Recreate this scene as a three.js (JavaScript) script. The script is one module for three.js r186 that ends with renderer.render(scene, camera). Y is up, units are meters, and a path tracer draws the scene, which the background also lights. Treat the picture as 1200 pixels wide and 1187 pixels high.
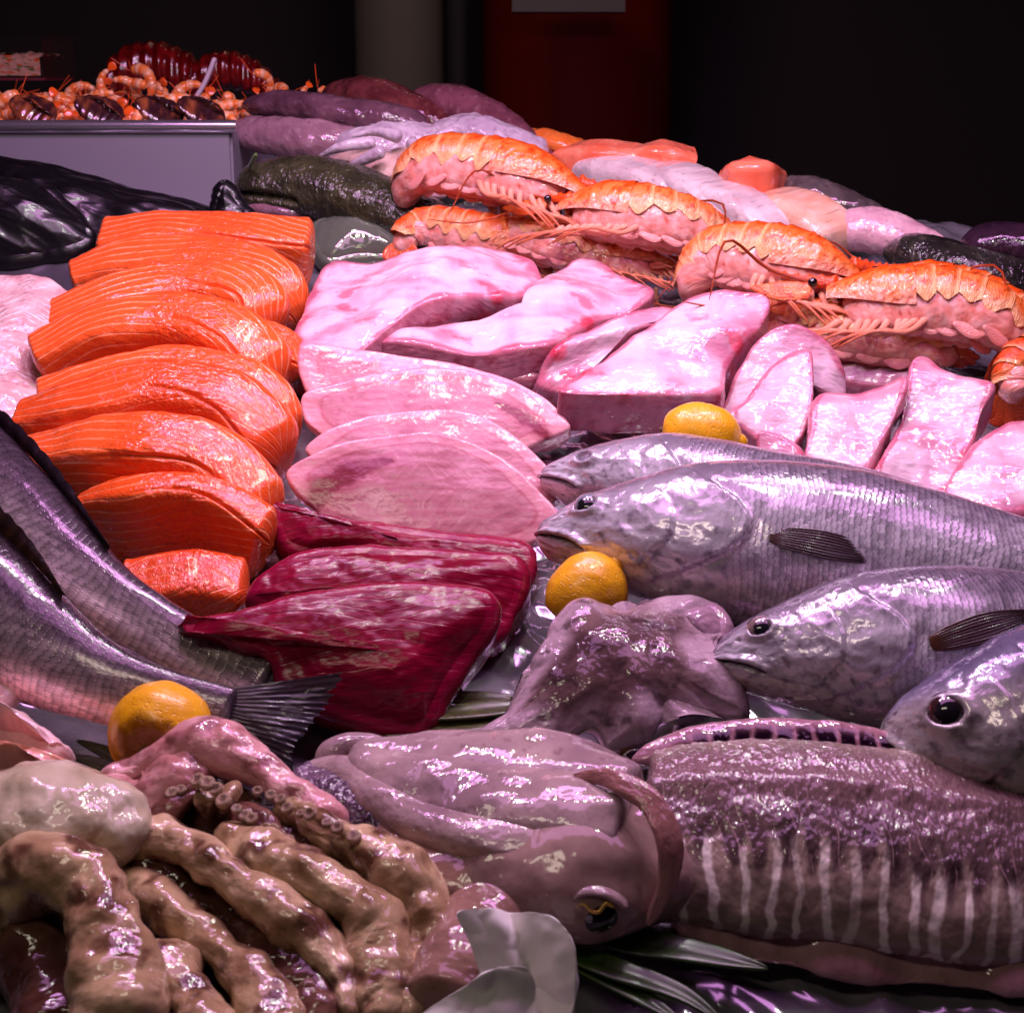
import * as THREE from 'three';
import { RectAreaLightUniformsLib } from 'three/addons/lights/RectAreaLightUniformsLib.js';
import { ImprovedNoise } from 'three/addons/math/ImprovedNoise.js';
import { mergeGeometries } from 'three/addons/utils/BufferGeometryUtils.js';

// ---------- camera, lamps, exposure ----------
const scene = new THREE.Scene();
scene.background = new THREE.Color(0x050304);
const TILT = 12.8 * Math.PI / 180, CM = 0.01;
// the display bed is a sloping plane; things on it are laid out in bed centimetres: u right, v up the slope, h off the bed
const bedW = (u, v, h) => new THREE.Vector3(u * CM, .9 + (v * Math.sin(TILT) + h * Math.cos(TILT)) * CM, (-v * Math.cos(TILT) + h * Math.sin(TILT)) * CM);
const bedQ = new THREE.Quaternion().setFromAxisAngle(new THREE.Vector3(1, 0, 0), TILT);
const camera = new THREE.PerspectiveCamera(35.02, 1024 / 1012, .05, 30);
camera.position.copy(bedW(0, 0, 60));
camera.rotation.x = -15 * Math.PI / 180;
camera.focus = 1.3; camera.userData.fStop = 22;
RectAreaLightUniformsLib.init();
const renderer = new THREE.WebGLRenderer({ antialias: true });
renderer.toneMapping = THREE.LinearToneMapping;
renderer.toneMappingExposure = .76;
renderer.shadowMap.enabled = true;
const lampMetal = new THREE.MeshStandardMaterial({ color: 0x555055, roughness: .5, metalness: .6 });
function lamp(name, label, [u, v, h], w, l, color, power, aim) {        // hanging strip lamp: housing, glowing diffuser, area light just below it
  const g = new THREE.Group(); g.name = name; g.position.copy(bedW(u, v, h));
  g.userData = { label, category: 'lamp' };
  scene.add(g);
  g.lookAt(bedW(...aim));
  const hs = new THREE.Mesh(new THREE.BoxGeometry(w + .03, l + .03, .05), lampMetal); hs.name = 'housing'; hs.position.z = -.032; g.add(hs);
  const c = new THREE.Color(...color);
  const df = new THREE.Mesh(new THREE.PlaneGeometry(w, l), new THREE.MeshStandardMaterial({ color: 0x111111, emissive: c, emissiveIntensity: 1 })); df.name = 'diffuser'; df.position.z = .001; g.add(df);
  const li = new THREE.RectAreaLight(c, power, w, l); li.name = 'lamp_light'; li.position.z = .006; li.rotation.y = Math.PI; g.add(li);
  for (const m of [hs, df]) { m.castShadow = m.receiveShadow = true; }
}
const PINK = [1, .4, 1], GREEN = [.93, 1, .87];
lamp('panel_lamp', 'wide pink panel lamp hanging over the pale fish slices', [0, 150, 88], 1.1, .2, PINK, 22, [0, 142, 0]);
lamp('panel_lamp_001', 'narrow pink panel lamp hanging over the tuna and silver fish', [10, 103, 84], 1.1, .3, PINK, 3.4, [12, 106, 0]);
[[-34, 134], [-10, 124], [14, 116], [40, 120], [28, 152], [-14, 160]].forEach(([u, v], i) => lamp('square_lamp' + (i ? '_00' + i : ''), 'small square greenish white lamp hanging over the ' + ['salmon', 'swordfish slices', 'small cuttlefish', 'silver fish', 'prawns', 'squid heap'][i], [u, v, 80], .06, .06, GREEN, 145, [u * .8, v - 6, 0]));
lamp('strip_lamp_002', 'short warm white strip lamp above the octopus', [-34, 56, 78], .4, .08, [1, .86, .68], 10, [-24, 82, 0]);
lamp('added_lamp_003', 'added unseen warm lamp lighting the shop behind', [-20, 400, 130], .5, .2, [1, .75, .6], 12, [0, 460, 20]);  // added lamp out of view, only there to brighten the shop background
/*LIGHTS*/

// ---------- helpers ----------
let seed = 7; const rnd = () => (seed = (seed * 16807) % 2147483647) / 2147483647, rr = (a, b) => a + (b - a) * rnd();
const per = new ImprovedNoise(), ns = (x, y = 0, z = 0) => per.noise(x + 113.7, y + 57.3, z + 31.9);
const fbm = (x, y = 0, z = 0, o = 4) => { let s = 0, a = .5; for (let i = 0; i < o; i++) { s += a * ns(x, y, z); x = x * 2.03 + 5.2; y = y * 2.03 + 1.3; z = z * 2.03 + 3.7; a *= .5; } return s; };
const ridge = (x, y = 0, z = 0, o = 3) => { let s = 0, a = .5; for (let i = 0; i < o; i++) { s += a * (1 - 2 * Math.abs(ns(x, y, z))); x = x * 2.1 + 4; y = y * 2.1 + 9; z *= 2.1; a *= .5; } return s; };
const clamp = (x, a = 0, b = 1) => Math.min(b, Math.max(a, x)), ss = (a, b, x) => { x = clamp((x - a) / (b - a)); return x * x * (3 - 2 * x); }, mix = (a, b, t) => a + (b - a) * t;
const mx = (a, b, t) => [mix(a[0], b[0], t), mix(a[1], b[1], t), mix(a[2], b[2], t)];
const lin = c => c.map(x => Math.pow(x, 2.2));
const gs = (x, w) => Math.exp(-x * x / (w * w));
const V = a => new THREE.Vector3(...a), add3 = (a, b, k = 1) => [a[0] + b[0] * k, a[1] + b[1] * k, a[2] + b[2] * k], sub3 = (a, b) => add3(a, b, -1);
const nrm3 = a => { const l = Math.hypot(...a) || 1; return a.map(x => x / l); }, crs = (a, b) => [a[1] * b[2] - a[2] * b[1], a[2] * b[0] - a[0] * b[2], a[0] * b[1] - a[1] * b[0]], dot3 = (a, b) => a[0] * b[0] + a[1] * b[1] + a[2] * b[2];
// smooth curve through keyed values [[t, value], ...]
function K(k) { if (typeof k === 'function') return k; if (typeof k === 'number') return () => k; return t => { let i = 0; while (i < k.length - 2 && t > k[i + 1][0]) i++; const [t0, a] = k[i], [t1, b] = k[i + 1], x = clamp((t - t0) / (t1 - t0)); const p = i ? k[i - 1] : k[i], n = k[i + 2] || k[i + 1], d = t1 - t0, m0 = (b - p[1]) / (t1 - p[0] || 1) * d, m1 = (n[1] - a) / (n[0] - t0 || 1) * d, x2 = x * x, x3 = x2 * x; return (2 * x3 - 3 * x2 + 1) * a + (x3 - 2 * x2 + x) * m0 + (-2 * x3 + 3 * x2) * b + (x3 - x2) * m1; }; }
const ring = (s, r0, r1) => (r0 && s < r0 ? Math.sqrt(Math.max(0, 1 - (1 - s / r0) ** 2)) : 1) * (r1 && s > 1 - r1 ? Math.sqrt(Math.max(0, 1 - (1 - (1 - s) / r1) ** 2)) : 1);
const polyD = (x, y, pts) => { let m = 1e9, at = 0; for (let i = 0; i < pts.length - 1; i++) { const [ax, ay] = pts[i], [bx, by] = pts[i + 1], dx = bx - ax, dy = by - ay, k = clamp(((x - ax) * dx + (y - ay) * dy) / (dx * dx + dy * dy)); const d = Math.hypot(x - ax - dx * k, y - ay - dy * k); if (d < m) { m = d; at = (i + k) / (pts.length - 1); } } return [m, at]; };
// a grid of points in bed centimetres turned into a geometry; disp moves points along the normal, close joins t = 0 to t = 1
function surf(nu, nv, f, o = {}) {
  const W = nv + 1, n = (nu + 1) * W, P = new Float32Array(n * 3), UV = new Float32Array(n * 2), N = new Float32Array(n * 3), I = [];
  for (let i = 0; i <= nu; i++) for (let j = 0; j <= nv; j++) { const p = f(i / nu, j / nv, i, j), q = i * W + j; P[q * 3] = p[0]; P[q * 3 + 1] = p[1]; P[q * 3 + 2] = p[2]; const w = o.uv ? o.uv(i / nu, j / nv, p, i, j) : [i / nu, j / nv]; UV[q * 2] = w[0]; UV[q * 2 + 1] = w[1]; }
  for (let i = 0; i < nu; i++) for (let j = 0; j < nv; j++) { const a = i * W + j, b = a + 1, c = a + W, d = c + 1; o.flip ? I.push(a, b, c, b, d, c) : I.push(a, c, b, b, c, d); }
  const normals = () => {
    N.fill(0);
    for (let k = 0; k < I.length; k += 3) { const [a, b, c] = [I[k] * 3, I[k + 1] * 3, I[k + 2] * 3]; const x1 = P[b] - P[a], y1 = P[b + 1] - P[a + 1], z1 = P[b + 2] - P[a + 2], x2 = P[c] - P[a], y2 = P[c + 1] - P[a + 1], z2 = P[c + 2] - P[a + 2], nx = y1 * z2 - z1 * y2, ny = z1 * x2 - x1 * z2, nz = x1 * y2 - y1 * x2; for (const q of [a, b, c]) { N[q] += nx; N[q + 1] += ny; N[q + 2] += nz; } }
    if (o.close) for (let i = 0; i <= nu; i++) { const a = i * W * 3, b = (i * W + nv) * 3; for (let k = 0; k < 3; k++) N[a + k] = N[b + k] = N[a + k] + N[b + k]; }
    for (const [i, on] of [[0, o.pole0], [nu, o.pole1]]) if (on) { const s = [0, 0, 0]; for (let j = 0; j <= nv; j++) for (let k = 0; k < 3; k++) s[k] += N[(i * W + j) * 3 + k]; for (let j = 0; j <= nv; j++) for (let k = 0; k < 3; k++) N[(i * W + j) * 3 + k] = s[k]; }
    for (let q = 0; q < n; q++) { const l = Math.hypot(N[q * 3], N[q * 3 + 1], N[q * 3 + 2]) || 1; N[q * 3] /= l; N[q * 3 + 1] /= l; N[q * 3 + 2] /= l; }
  };
  normals();
  if (o.disp) { for (let i = 0; i <= nu; i++) for (let j = 0; j <= nv; j++) { const q = (i * W + j) * 3, d = o.disp(i / nu, j / nv, [P[q], P[q + 1], P[q + 2]], [N[q], N[q + 1], N[q + 2]], i, j); P[q] += N[q] * d; P[q + 1] += N[q + 1] * d; P[q + 2] += N[q + 2] * d; } normals(); }
  const g = new THREE.BufferGeometry();
  if (o.col) { const C = new Float32Array(n * 3); for (let i = 0; i <= nu; i++) for (let j = 0; j <= nv; j++) { const q = i * W + j, c = o.col(i / nu, j / nv, [P[q * 3], P[q * 3 + 1], P[q * 3 + 2]], i, j, [N[q * 3], N[q * 3 + 1], N[q * 3 + 2]]); C.set(c, q * 3); } g.setAttribute('color', new THREE.BufferAttribute(C, 3)); }
  g.setAttribute('position', new THREE.BufferAttribute(P, 3)); g.setAttribute('normal', new THREE.BufferAttribute(N, 3)); g.setAttribute('uv', new THREE.BufferAttribute(UV, 2)); g.setIndex(I);
  return g;
}
const vecOf = c => [c.x, c.y, c.z];
// body swept along a smooth spine: half width w, height above t, depth below b; t runs 0 underside, .25 one flank, .5 top, .75 other flank
function loft(o) {
  const c = new THREE.CatmullRomCurve3(o.sp.map(V), false, 'centripetal'), w = K(o.w), tp = K(o.t ?? o.w), bt = K(o.b ?? o.t ?? o.w), e = 2 / (o.e || 2), tw = K(o.tw || 0), nu = o.nu || 60, nv = o.nv || 36, rows = [], L = c.getLength();
  for (let i = 0; i <= nu; i++) { let s = i / nu; s = mix(s, (1 - Math.cos(Math.PI * s)) / 2, o.ease ?? .6); const p = vecOf(c.getPointAt(s)), T = vecOf(c.getTangentAt(s)), up = Array.isArray(o.up?.[0]) ? nrm3(add3(o.up[0].map(x => x * (1 - s)), o.up[1], s)) : (o.up || [0, 0, 1]); let sd = nrm3(crs(T, up)), U = crs(sd, T); const a = tw(s); if (a) { const ca = Math.cos(a), sa = Math.sin(a); [sd, U] = [add3(sd.map(x => x * ca), U, sa), add3(U.map(x => x * ca), sd, -sa)]; } rows.push({ s, p, sd, U, k: ring(s, o.r0 ?? .08, o.r1 ?? .08) }); }
  const S = rows.map(r => r.s), arc = [0]; // arc: centimetres round the middle section
  { const s = .5, pt = t => { const a = 2 * Math.PI * (t - .25), ca = Math.cos(a), sa = Math.sin(a); return [Math.sign(ca) * Math.abs(ca) ** e * w(s), Math.sign(sa) * Math.abs(sa) ** e * (sa > 0 ? tp(s) : bt(s))]; }; for (let j = 1; j <= nv; j++) { const [x0, y0] = pt((j - 1) / nv), [x1, y1] = pt(j / nv); arc.push(arc[j - 1] + Math.hypot(x1 - x0, y1 - y0)); } }
  return surf(nu, nv, (_, t, i) => { const r = rows[i], a = 2 * Math.PI * (t - .25), ca = Math.cos(a), sa = Math.sin(a); let x = Math.sign(ca) * Math.abs(ca) ** e * w(r.s), y = Math.sign(sa) * Math.abs(sa) ** e * (sa > 0 ? tp(r.s) : bt(r.s)); if (o.sec) [x, y] = o.sec(r.s, t, x, y); return add3(add3(r.p, r.sd, x * r.k), r.U, y * r.k); },
    { close: true, pole0: true, pole1: true, disp: o.disp && ((_, t, p, n, i) => o.disp(S[i], t, p, n)), col: o.col && ((_, t, p, i, j, n) => o.col(S[i], t, p, n)), uv: o.uv ? (_, t, p, i, j) => o.uv(S[i], t, p, L, arc[j]) : (_, t, p, i) => [S[i], t] });
}
// cut piece: outline p lies in the plane (o, x, y, n); the traced face is the top, th is how thick it is
function slab(pl, o) {
  const N = o.n || 140, th = o.th, er = o.er ?? Math.min(th * .35, .8), c0 = new THREE.CatmullRomCurve3(pl.p.map(q => new THREE.Vector3(q[0], q[1], 0)), true, 'centripetal', .5), O = c0.getSpacedPoints(N).map(q => [q.x, q.y]);
  let ar = 0; for (let i = 0; i < N; i++) ar += O[i][0] * O[i + 1][1] - O[i + 1][0] * O[i][1]; if (ar < 0) O.reverse();
  const NR = O.map((_, i) => { const a = O[(i + N - 1) % N], b = O[(i + 1) % N], l = Math.hypot(b[0] - a[0], b[1] - a[1]) || 1; return [(b[1] - a[1]) / l, -(b[0] - a[0]) / l]; });
  const c = o.c || [O.slice(0, N).reduce((s, q) => s + q[0], 0) / N, O.slice(0, N).reduce((s, q) => s + q[1], 0) / N], rows = [], nr = o.nr || 26;
  for (let k = 0; k <= nr; k++) rows.push([k / nr, 0, er]);
  for (let k = 1; k <= 4; k++) { const a = k / 4 * Math.PI / 2; rows.push([1, er * (1 - Math.cos(a)), er * (1 - Math.sin(a))]); }
  const nw = o.nw || 5; for (let k = 1; k <= nw; k++) rows.push([1, mix(er, th - er * .6, k / nw), 0]);
  for (let k = 1; k <= 3; k++) { const a = k / 3 * Math.PI / 2; rows.push([1, th - er * .6 * (1 - Math.sin(a)), er * .6 * (1 - Math.cos(a))]); }
  for (const r of [.7, .3, 0]) rows.push([r, th, er * .6]);
  const sc = o.sc || 20, fl = o.flare || 0, dome = o.dome || (() => 0), bend = o.bend || (() => 0);
  const xy = (i, j) => { const [r, d, ins] = rows[i], k = j % N, wav = o.wall ? o.wall(j / N, d / th) : 0; const ox = O[k][0] - NR[k][0] * (ins - fl * d - wav), oy = O[k][1] - NR[k][1] * (ins - fl * d - wav); return [mix(c[0], ox, r), mix(c[1], oy, r), d, r, k]; };
  const R = rows.length - 1, put = (x, y, z) => add3(add3(add3(pl.o, pl.x, x), pl.y, y), pl.n, z);
  return surf(R, N, (_, t, i, j) => { const [x, y, d, r] = xy(i, j); return put(x, y, dome(x, y, r) * (1 - .85 * ss(0, th, d)) - d + bend(x, y)); },
    { close: true, pole0: true, pole1: true, uv: (_, t, p, i, j) => { const [x, y, d, r, k] = xy(i, j); return [(x + NR[k][0] * d) / sc, (y + NR[k][1] * d) / sc]; }, disp: o.disp && ((_, t, p, n, i, j) => { const [x, y, d, r] = xy(i, j); return o.disp(x, y, r, d, p, n, t); }), col: o.col && ((_, t, p, i, j, n) => { const [x, y, d, r] = xy(i, j); return o.col(x, y, r, d, p, t, n); }) });
}
const tube = (sp, r, o = {}) => loft({ sp, w: r, nu: o.nu || 14, nv: o.nv || 6, r0: o.r0 ?? .05, r1: o.r1 ?? .15, ...o });
const ball = (c, r, o = {}) => surf(o.nu || 18, o.nv || 24, (s, t) => { const a = Math.PI * s, b = 2 * Math.PI * t, q = [r * (o.k?.[0] || 1) * Math.sin(a) * Math.cos(b), r * (o.k?.[1] || 1) * Math.sin(a) * Math.sin(b), -r * (o.k?.[2] || 1) * Math.cos(a)]; return add3(c, q); }, { close: true, pole0: true, pole1: true, ...o, flip: true });
const merge = l => mergeGeometries(l.filter(Boolean));

const used = {};
const numbered = n => { const k = used[n] = (used[n] ?? -1) + 1; return k ? n + '_' + String(k).padStart(3, '0') : n; };
function thing(name, label, category, o, group) { const g = new THREE.Group(); g.name = numbered(name); g.position.copy(bedW(...o)); g.quaternion.copy(bedQ); g.userData = { label, category }; if (group) g.userData.group = group; g.bo = o; scene.add(g); return g; }
function seat(geo, o) { const p = geo.attributes.position.array, n = geo.attributes.normal.array; for (let i = 0; i < p.length; i += 3) { const u = p[i] - o[0], v = p[i + 1] - o[1], h = p[i + 2] - o[2]; p[i] = u * CM; p[i + 1] = h * CM; p[i + 2] = -v * CM; const b = n[i + 1]; n[i + 1] = n[i + 2]; n[i + 2] = -b; } return geo; }
function part(name, geo, mat, parent, label) { let r = parent; while (!r.bo) r = r.parent; const m = new THREE.Mesh(seat(geo, r.bo), mat); m.name = name; m.castShadow = m.receiveShadow = true; if (label) m.userData.label = label; parent.add(m); return m; }
function solo(name, label, category, geo, mat, o, group) { const m = new THREE.Mesh(seat(geo, o), mat); m.name = numbered(name); m.position.copy(bedW(...o)); m.quaternion.copy(bedQ); m.castShadow = m.receiveShadow = true; m.userData = { label, category }; if (group) m.userData.group = group; scene.add(m); return m; }
// textures: f(x, y) gives sRGB 0..1 (colour) or one value (bump)
function tex(w, h, f, rep = THREE.MirroredRepeatWrapping) { const d = new Uint8Array(w * h * 4); for (let j = 0; j < h; j++) for (let i = 0; i < w; i++) { const c = f(i / w, j / h), q = (j * w + i) * 4, g = c.length; for (let k = 0; k < 3; k++) d[q + k] = 255 * clamp(g ? c[k] : c); d[q + 3] = 255; } const t = new THREE.DataTexture(d, w, h); t.wrapS = t.wrapT = rep; t.magFilter = THREE.LinearFilter; t.minFilter = THREE.LinearMipmapLinearFilter; t.generateMipmaps = true; t.needsUpdate = true; return t; }
const ctex = (w, h, f, r) => { const t = tex(w, h, f, r); t.colorSpace = THREE.SRGBColorSpace; return t; };
const M = o => new THREE.MeshPhysicalMaterial({ roughness: .3, ior: 1.45, ...o });

// ---------- setting ----------
const crumple = (x, y) => { const cell = (k, sd) => { const X = x / k, Y = y / k, i0 = Math.floor(X), j0 = Math.floor(Y); let a = 9, ha = 0, b = 9; for (let i = -1; i < 2; i++) for (let j = -1; j < 2; j++) { const q = Math.sin((i0 + i) * 127.1 + (j0 + j) * 311.7 + sd) * 43758.5, q2 = q - Math.floor(q), r = Math.sin((i0 + i) * 269.5 + (j0 + j) * 183.3 + sd) * 43758.5, r2 = r - Math.floor(r), d = Math.hypot(i0 + i + q2 - X, j0 + j + r2 - Y); if (d < a) { b = a; a = d; ha = q2 - r2; } else if (d < b) b = d; } return a * .8 + ha * .12; }; return .9 * cell(5.5, 1) + .45 * cell(2.3, 4) + .2 * cell(1.1, 9); };
const bedEnd = u => 226 - .62 * Math.max(0, u + 5);                                   // the far edge of the bed runs obliquely
const filmMat = M({ color: 0x8d8a90, roughness: .16, metalness: .55, side: THREE.DoubleSide, clearcoat: .6, clearcoatRoughness: .05 });
{
  const g = surf(380, 330, (s, t) => { const u = mix(-75, 105, t), v = mix(30, bedEnd(u), s); return [u, v, -1.6 + 1.5 * crumple(u, v) + .8 * fbm(u / 9, v / 9)]; }, { flip: true });
  const m = solo('display_bed', 'crumpled clear film over crushed ice under the seafood', 'display bed', g, filmMat, [0, 120, 0]); m.userData = { kind: 'structure' };
  const sh = new THREE.Shape([[-75, 30], [105, 30], [105, bedEnd(105)], [-5, 226], [-75, 226]].map(q => new THREE.Vector2(q[0] * CM, q[1] * CM)));
  const d = new THREE.Mesh(new THREE.ExtrudeGeometry(sh, { depth: .12, bevelEnabled: false }).rotateX(-Math.PI / 2).translate(0, -.16, 0), M({ color: 0x2c2a2e, roughness: .5 })); d.name = 'counter'; d.position.copy(bedW(0, 0, 0)); d.quaternion.copy(bedQ); d.userData = { kind: 'structure' }; d.castShadow = d.receiveShadow = true; scene.add(d);
}

// ---------- salmon ----------
// one texture runs the length of a fillet (x): clean fat lines, then a ragged wet middle, then fine lines again
const salLine = (x, Y) => { const X = x * 22, w = fbm(X / 8, Y / 7, 3, 2) * .8, q = (Y + w + .22 * X - .016 * X * X) / 1.02; return Math.abs(q - Math.floor(q) - .5) * 2; };
const ragged = (x, Y) => ss(.4, .5, x + .12 * fbm(x * 12, Y / 2, 4, 2)) * ss(.78, .68, x + .1 * fbm(x * 9, Y / 2, 6, 2));
const salmonMap = ctex(704, 640, (x, y) => { const X = x * 22, Y = y * 20, fr = salLine(x, Y), rg = ragged(x, Y), line = ss(.66, .96, fr + .14 * ns(X * 2.5, Y * 2.5)) * (1 - .85 * rg) * (.55 + .45 * ss(-.2, .2, fbm(X / 3, Y / 3, 8, 2))); const f = fbm(X * .8, Y * 3, 1, 2) * .5 + fbm(X * 5, Y * 9, 2, 2) * .45; let c = mx([.94, .42, .2], [.84, .29, .11], clamp(.5 + f)); c = mx(c, [.9, .3, .14], rg * .6 * clamp(.5 + 1.5 * fbm(X, Y, 3, 3))); return mx(c, [1, .76, .64], line * .62); });
const salmonBump = tex(704, 640, (x, y) => { const X = x * 22, Y = y * 20, rg = ragged(x, Y); return .5 - .12 * ss(.75, 1, salLine(x, Y)) + .16 * fbm(X * .9, Y * 1.5, 5, 2) + rg * .5 * fbm(X * 1.6, Y * 1.8, 7, 3) + .13 * fbm(X * 4, Y * 5, 9, 2); });
const salmonMat = M({ map: salmonMap, bumpMap: salmonBump, bumpScale: .003, roughness: .13, clearcoat: .15, clearcoatRoughness: .1, vertexColors: true });
function salmon(label, sp, w, t, b, o = {}) {
  const du = rnd() * 7, dv = rnd() * 9;
  const W0 = K(w), g = loft({ sp, w: s => W0(s) * .7, t, b, e: o.e || 4.6, nu: 110, nv: 110, r0: o.r0 ?? .03, r1: o.r1 ?? .12, up: o.up || [0, -.24, .97], tw: o.tw,
    disp: (s, a, p, n) => .4 * fbm(p[0] / 4.5 + du, p[1] / 4.5, p[2] / 4.5 + dv, 2) + .1 * fbm(p[0] * 1.1, p[1] * 1.1 + dv, p[2] * 1.1, 3) - .35 * gs(a - (.42 + .05 * Math.sin(s * 5 + du)), .012) * ss(.35, .6, s) * (o.cleft ?? 1),
    uv: (s, a, p, L, ar) => [s, (ar + dv * 3) / 20],
    col: (s, a, p) => { const k = 1 + .12 * fbm(p[0] / 4, p[1] / 4, p[2] / 4 + du); return [k * (o.tint?.[0] ?? 1), k * (o.tint?.[1] ?? 1), k * (o.tint?.[2] ?? 1)]; } });
  return solo('salmon_fillet', label, 'salmon', g, salmonMat, sp[Math.floor(sp.length / 2)].map((x, i) => i == 2 ? 0 : x), 'cut salmon fillets in the row');
}
const salG = 'raw orange salmon fillet ';
salmon(salG + 'at the far end of the salmon row, square cut right end', [[-44.26,165.54,3.4], [-37.55,165.43,4.2], [-29.22,164.87,4.2], [-21.23,164.95,3.6]], 4.6, 3.3, 4, { r1: .04, r0: .05 });
salmon(salG + 'second from the far end, drooping right end', [[-43.95,154.02,3], [-38.94,154.89,4.6], [-31.06,154.53,5], [-24.85,152.79,4], [-21.4,149.83,1.5]], [[0, 3.4], [.4, 4.8], [1, 4]], 3.4, 4.2, { r1: .16 });
salmon(salG + 'third from the far end, with fine pale stripes', [[-44.1,141.15,3], [-38.8,142.77,4.6], [-32.06,146.13,5.4], [-25.34,144.88,5], [-22.89,142.66,3]], [[0, 3.2], [.5, 4.6], [1, 4]], 3.4, 4.2, { r1: .1 });
salmon('small salmon tip poking out right of the salmon row', [[-24.7,139.46,3], [-21.83,137.24,3.4], [-19.61,137.21,1.2]], [[0, 3.2], [.6, 3.2], [1, 2.6]], 2.4, 2.6, { r1: .25 });
salmon(salG + 'fourth from the far end, with glossy ragged middle', [[-42.25,133.39,3], [-36.99,134.97,5], [-30.84,135.45,5.8], [-24.83,133.56,5], [-20.73,130.12,2.6]], [[0, 3.4], [.5, 4.8], [1, 4]], 3.6, 4.4, { r1: .12 });
salmon(salG + 'fifth from the far end, with orange fat ridge', [[-40.25,125.42,2.6], [-35.96,126.41,3.6], [-28.81,127.87,4.4], [-22.75,126.41,3.6], [-18.48,123.77,1.2]], [[0, 3.2], [.5, 4], [1, 3.4]], 3, 3.6, { r1: .16 });
salmon(salG + 'sixth from the far end, deep red wet middle', [[-39.05,118.84,3], [-33.9,118.19,5], [-28.42,118.99,6], [-22.8,118.08,5.2], [-18.43,114.94,2.6]], [[0, 3.2], [.5, 4.6], [1, 4]], 3.8, 4.6, { r1: .1, tint: [.92, .8, .8] });
salmon(salG + 'second from the near end, striped left half', [[-37.99,112.54,2.6], [-33.49,110.5,4.6], [-27.81,109.15,6], [-22.57,108.29,5.2], [-18.19,104.95,2.4]], [[0, 2.4], [.4, 4.2], [1, 4]], 3.6, 4.4, { r1: .1 });
salmon(salG + 'nearest the octopus, leaning against the striped one', [[-32.26,105.05,3], [-27.43,103.4,4.6], [-22.44,103.4,4.6], [-17.49,101.93,3]], [[0, 1.4], [.4, 2.4], [1, 2.6]], [[0, 2.2], [.5, 3.4], [1, 2.6]], 3.4, { r1: .06, r0: .1, tint: [.95, .82, .7] });
salmon('ragged red salmon scrap under the near end of the row', [[-26.85,96.38,2], [-23.24,96.54,2.6], [-18.41,96.61,2]], 3.4, 2, 2.6, { r1: .1, tint: [.85, .66, .62], cleft: 0 });
salmon('salmon corner showing left of the striped near fillet', [[-41.23,118.69,1.2], [-39.69,120.42,2.4], [-39.12,123.77,2.4]], 2.2, 1.6, 2, { r1: .1, cleft: 0 });

// ---------- pale swordfish slices ----------
const swordMap = ctex(640, 640, (x, y) => { const X = x * 20, Y = y * 20, g = fbm(X * .5 + fbm(X / 5, Y / 5, 2) * 3, Y * 2.2, 4), d = Math.hypot(X - 10, Y - 8), rg = fbm(d * .9 + fbm(X / 3, Y / 3) * 1.5, Math.atan2(Y - 8, X - 10) * 1.2, 6); let c = mx([.76, .48, .54], [.86, .67, .69], clamp(.5 + g * .9 + rg * .7)); return mx(c, [.72, .36, .43], ss(.2, .5, fbm(X / 4, Y / 4, 12)) * .6); });
const swordBump = tex(512, 512, (x, y) => { const X = x * 20, Y = y * 20, d = Math.hypot(X - 10, Y - 8); return .5 + .3 * fbm(d * 1.3 + fbm(X / 3, Y / 3) * 1.5, Math.atan2(Y - 8, X - 10) * 1.6, 6) + .3 * fbm(X * 1.6, Y * 1.6, 2, 4); });
const swordMat = M({ map: swordMap, bumpMap: swordBump, bumpScale: .0011, roughness: .2, clearcoat: .2, clearcoatRoughness: .15, vertexColors: true });
function sword(label, pl, o = {}) {
  const q = rnd() * 20;
  const dk = o.dark || [];
  return solo('swordfish_slice', label, 'fish slice', slab(pl, { th: 1.7, er: .28, nr: 70, n: 200, ...o, dome: (x, y, r) => .35 * (1 - r * r), disp: (x, y, r, d, p) => .3 * fbm(x / 4 + q, y / 4, 0, 2) + .05 * fbm(x * .3, y * 1.1 + q, 0, 2), col: (x, y, r, d) => { let c = mx([.86, .76, .8], [1.08, 1, 1], ss(.85, .9, r + .03 * fbm(x, y, q))); c = mx(c, lin([.86, .62, .64]), gs(r - .86, .014) * .6); if (dk.length && d < .4) { const [m, at] = polyD(x, y, dk), wd = o.dw * Math.sin(Math.PI * clamp(at * .92 + .04)) ** .7; c = mx(c, [.16, .03, .075], ss(1.15, .6, m / wd + .7 * fbm(x * 1.1, y * 1.1, q, 3)) * .92); c = mx(c, lin([.75, .42, .5]), .5 * ss(2.6, 1, m / wd)); } return c; } }), swordMat, pl.o, 'pale swordfish slices fanned in a stack');
}
const sg = 'pale pink swordfish slice ';
sword(sg + 'farthest of the stack, tucked under the monkfish', {o:[-7.35,126.95,4],x:[0.99,-0.139,0],y:[0.11,0.78,0.616],n:[-0.086,-0.61,0.788],p:[[-11.86,4.11],[-5.86,4.04],[1.83,3.23],[7.98,1.68],[11.54,-0.75],[12.64,-2.31],[10.78,-4.05],[2.09,-4.64],[-7.09,-2.79],[-10.48,-0.5]]});
sword(sg + 'second in the stack, dark gash at its right', {o:[-7.02,120.14,4.4],x:[0.995,-0.105,0],y:[0.08,0.762,0.643],n:[-0.067,-0.639,0.766],p:[[-10.72,2.16],[-7.56,3.5],[-2.66,4.92],[2.36,5.15],[6.75,3.92],[10.46,1.59],[11.81,0.27],[9.94,-0.98],[4.56,-3.53],[-3.12,-3.92],[-9.14,-1.15],[-10.36,-0.03]]}, { dark: [[5.6, 2], [7.4, 1.2], [9, .2], [10.6, -1.4]], dw: .55 });
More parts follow.
